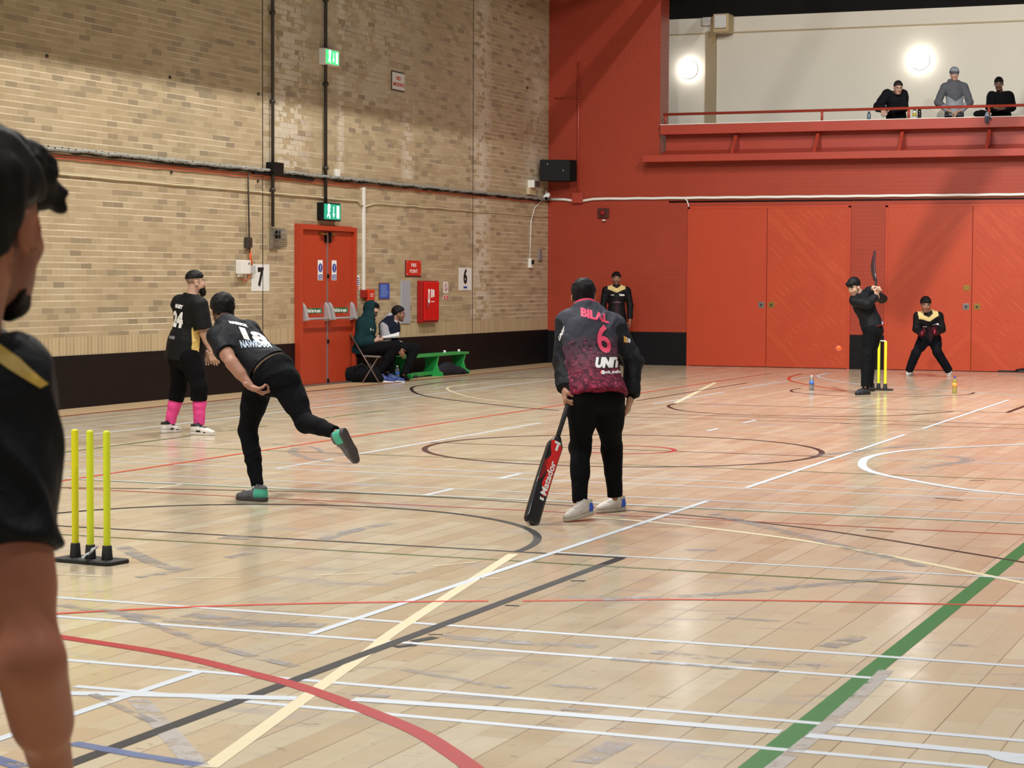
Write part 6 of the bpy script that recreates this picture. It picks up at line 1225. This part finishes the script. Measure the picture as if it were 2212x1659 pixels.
fd_ = nv(-upv*.95+rt*.1)
body_obj(t, J, h, [hand_prims(J.wR, fd_, -rt*.9+fw*.2, fw, (22, 28, 18), 18), hand_prims(J.wL, -upv, rt, fw, (22, 28, 18), 18)], (164, 104, 78), head_col(h, (164, 104, 78), stubble=.35, fade=(-.03, .7)), .008, .0025, .003, w=.9, ar=.98)
hair_obj(h, t, 'nape', (16, 14, 13), .0035, amp=.0035, thick=.015, ear=1.25)
np_obj('hair_tuft', mesh_sdf([Ell(h.p(.035, .055, .080), (.040, .045, .035), h.R, .02), Ell(h.p(-.02, .08, .08), (.045, .035, .035), h.R, .02), Cone(h.p(.045, .06, .060), h.p(.068, .098, .044), .024, .007, .02), Cone(h.p(.046, .06, .045), h.p(.062, .102, .028), .02, .006, .015), Cone(h.p(.04, .06, .075), h.p(.058, .09, .066), .02, .008, .015)], .003, (), wav(5, 160, .004)), M_hair, t, flat((18, 15, 14)))
np_obj('beard', mesh_sdf([Ell(h.p(-.005, .060, -.092), (.044, .036, .030), h.R, .02), Cone(h.p(.046, .034, -.088), h.p(.024, .055, -.10), .006, .018, .02), Cone(h.p(-.052, .030, -.085), h.p(-.03, .055, -.098), .006, .020, .02)], .003, (), wav(4, 180, .003)), M_hair, t, flat((26, 21, 20)))
def c_f(v): return np.repeat(cc((10, 13, 18))[None], len(v), 0)
sh = shirt_obj(t, J, c_f, 'short', .020, .92, 1.05, -.05, .0, .005, .006, frac=.58, slr=(.088, .058), belly=.0, collar=.0, arms=('R', 'L'), seed=6)
pts = [(-46, 715), (0, 738), (60, 785), (122, 832)]
poly = [(0, 0)]
c0 = P(40, 780); px_ = lambda x, y: (float((np.array(P(x, y))-c0)@rt), float((np.array(P(x, y))-c0)[2]))
dpoly(sh, [px_(*q) for q in ((-70, 690), (0, 722), (70, 770), (128, 824), (114, 832), (50, 788), (0, 750), (-60, 718))], c0+upv*0, rt, upv, nv(fw-upv*.0), mat('gold_piping', (206, 170, 70), .5), 'shoulder_piping', .002)
pants_obj(t, J, flat((18, 18, 22)), .014, vox=.01)
for s in 'LR': a = getattr(J, 'a'+s).copy(); a[2] = 0; put_shoe(t, 'dark', a-fw*.05, fw)
# ================================================================ stumps
M_yel = mat('stump_yellow', (214, 226, 40), .38, var=.05, scale=10); M_yel2 = mat('stump_bright', (224, 220, 20), .38); M_rub = mat('stump_rubber', (24, 25, 26), .65, bump=.15, bscale=120)
def stumps(name, label, pts, zt, dirx, bail=False):
    c = sum(pts, Vector())/3; o = thing(name, label, 'stumps', c); dx = Vector(dirx); dx.z = 0; dx.normalize(); dy = Vector((-dx.y, dx.x, 0))
    b = B(); hw = (pts[2]-pts[0]).length/2+.07
    b.poly([dx*a+dy*q+Vector((0, 0, .0)) for a, q in ((-hw, -.10), (hw, -.10), (hw+.02, -.08), (hw+.02, .08), (hw, .10), (-hw, .10), (-hw-.02, .08), (-hw-.02, -.08))], (0, 0, .022)); b.obj('base', M_rub, o, .006)
    for k, p in enumerate(pts):
        q = p-c; q.z = 0
        B().lathe([(.033, .018), (.031, .03), (.026, .095), (.024, .10)], tuple(q), 20).obj('socket', M_rub, o)
        B().lathe([(.019, .09), (.0195, .10), (.0195, zt-.012), (.017, zt-.003), (.012, zt)], tuple(q), 20).obj('stump', M_yel2 if (k == 0 and not bail) else M_yel, o)
    if bail: B().tube([pts[1]-c+Vector((0, 0, zt+.003))-dx*.005, pts[2]-c+Vector((0, 0, zt+.003))+dx*.0], .009, 8).obj('bail', M_wht, o)
    return o
g = [onz(x, y) for x, y in ((163, 1211), (195.5, 1215), (231.5, 1217))]
d_ = (g[2]-g[0]); 
stumps('cricket_stumps', 'three yellow stumps on a black rubber base near the camera', g, .735, d_)
w_ = thing('plastic_wrapper', 'crumpled clear plastic wrapper lying on the near stump base', 'wrapper', g[1]*.55+g[2]*.45+Vector((0, -.085, .024))); wc = np.array(w_.location)
rs = random.Random(3); bm = bmesh.new(); prev = None
for k in range(9):
    row = []
    for j in range(5): p = Vector(rt)*(-.035+.010*k)+Vector((0, 0, .002+.008*k+rs.uniform(0, .012)))+Vector(fw)*(-.015+.008*j+rs.uniform(-.004, .004))+Vector(rt)*rs.uniform(-.006, .006)+Vector((0, 0, (.012 if j in (1, 3) else 0)+.006*rs.random())); row.append(bm.verts.new(p))
    if prev:
        for j in range(4): bm.faces.new((prev[j], prev[j+1], row[j+1], row[j]))
    prev = row
me = bpy.data.meshes.new('wrapper'); bm.to_mesh(me); bm.free(); me.materials.append(mat('clear_film', (220, 226, 232), .15, trans=.35, spec=.8)); ob = link('film', me, w_); ob.modifiers.new('s', 'SOLIDIFY').thickness = .0008
g = [onz(x, y) for x, y in ((1884, 842), (1897.5, 842.5), (1912, 843.5))]
stumps('cricket_stumps', 'three yellow stumps with a white bail beside the batter', g, .72, g[2]-g[0], True)
# ball in the air
o = thing('cricket_ball', 'bright orange ball in the air left of the batter', 'ball', atd(1812, 752, 29.2)); M_ball = mat('ball_orange', (240, 86, 24), .4, var=.06)
bm = bmesh.new(); bmesh.ops.create_icosphere(bm, subdivisions=4, radius=.038); [setattr(f, 'smooth', True) for f in bm.faces]; me = bpy.data.meshes.new('ball'); bm.to_mesh(me); bm.free(); me.materials.append(M_ball); bo_ = link('ball_shell', me, o)
b = B(); b.tube([(.0385*math.cos(a), .0385*math.sin(a), 0) for a in np.arange(0, 6.4, .2)], .0012, 5); sm = b.obj('seam', M_wht, o); sm.rotation_euler = (.8, .5, 0)
# bat on the floor at the right edge
p0, p1 = onz(2150, 803.5, .03), onz(2225, 803.5, .03)
bat('cricket_bat', 'black and pink bat lying on the floor at the far right door', Vector((p0.x, YR-.42, .035)), Vector((p0.x+.84, YR-.36, .035)), (0, 0, -1), (24, 22, 26), .10,
    decor=lambda o, bl, M_, hl, Lh, w_: dpoly(bl, [(-.05, hl+.05), (.05, hl+.05), (.05, Lh-.05), (-.05, Lh-.05)], np.array(o.location), np.array(M_.to_3x3())[:, 0], np.array(M_.to_3x3())[:, 2], (0, 0, -1) if False else -np.array(M_.to_3x3())[:, 1], mat('bat_pink', (230, 70, 120), .3), 'sticker', .0015, .03))
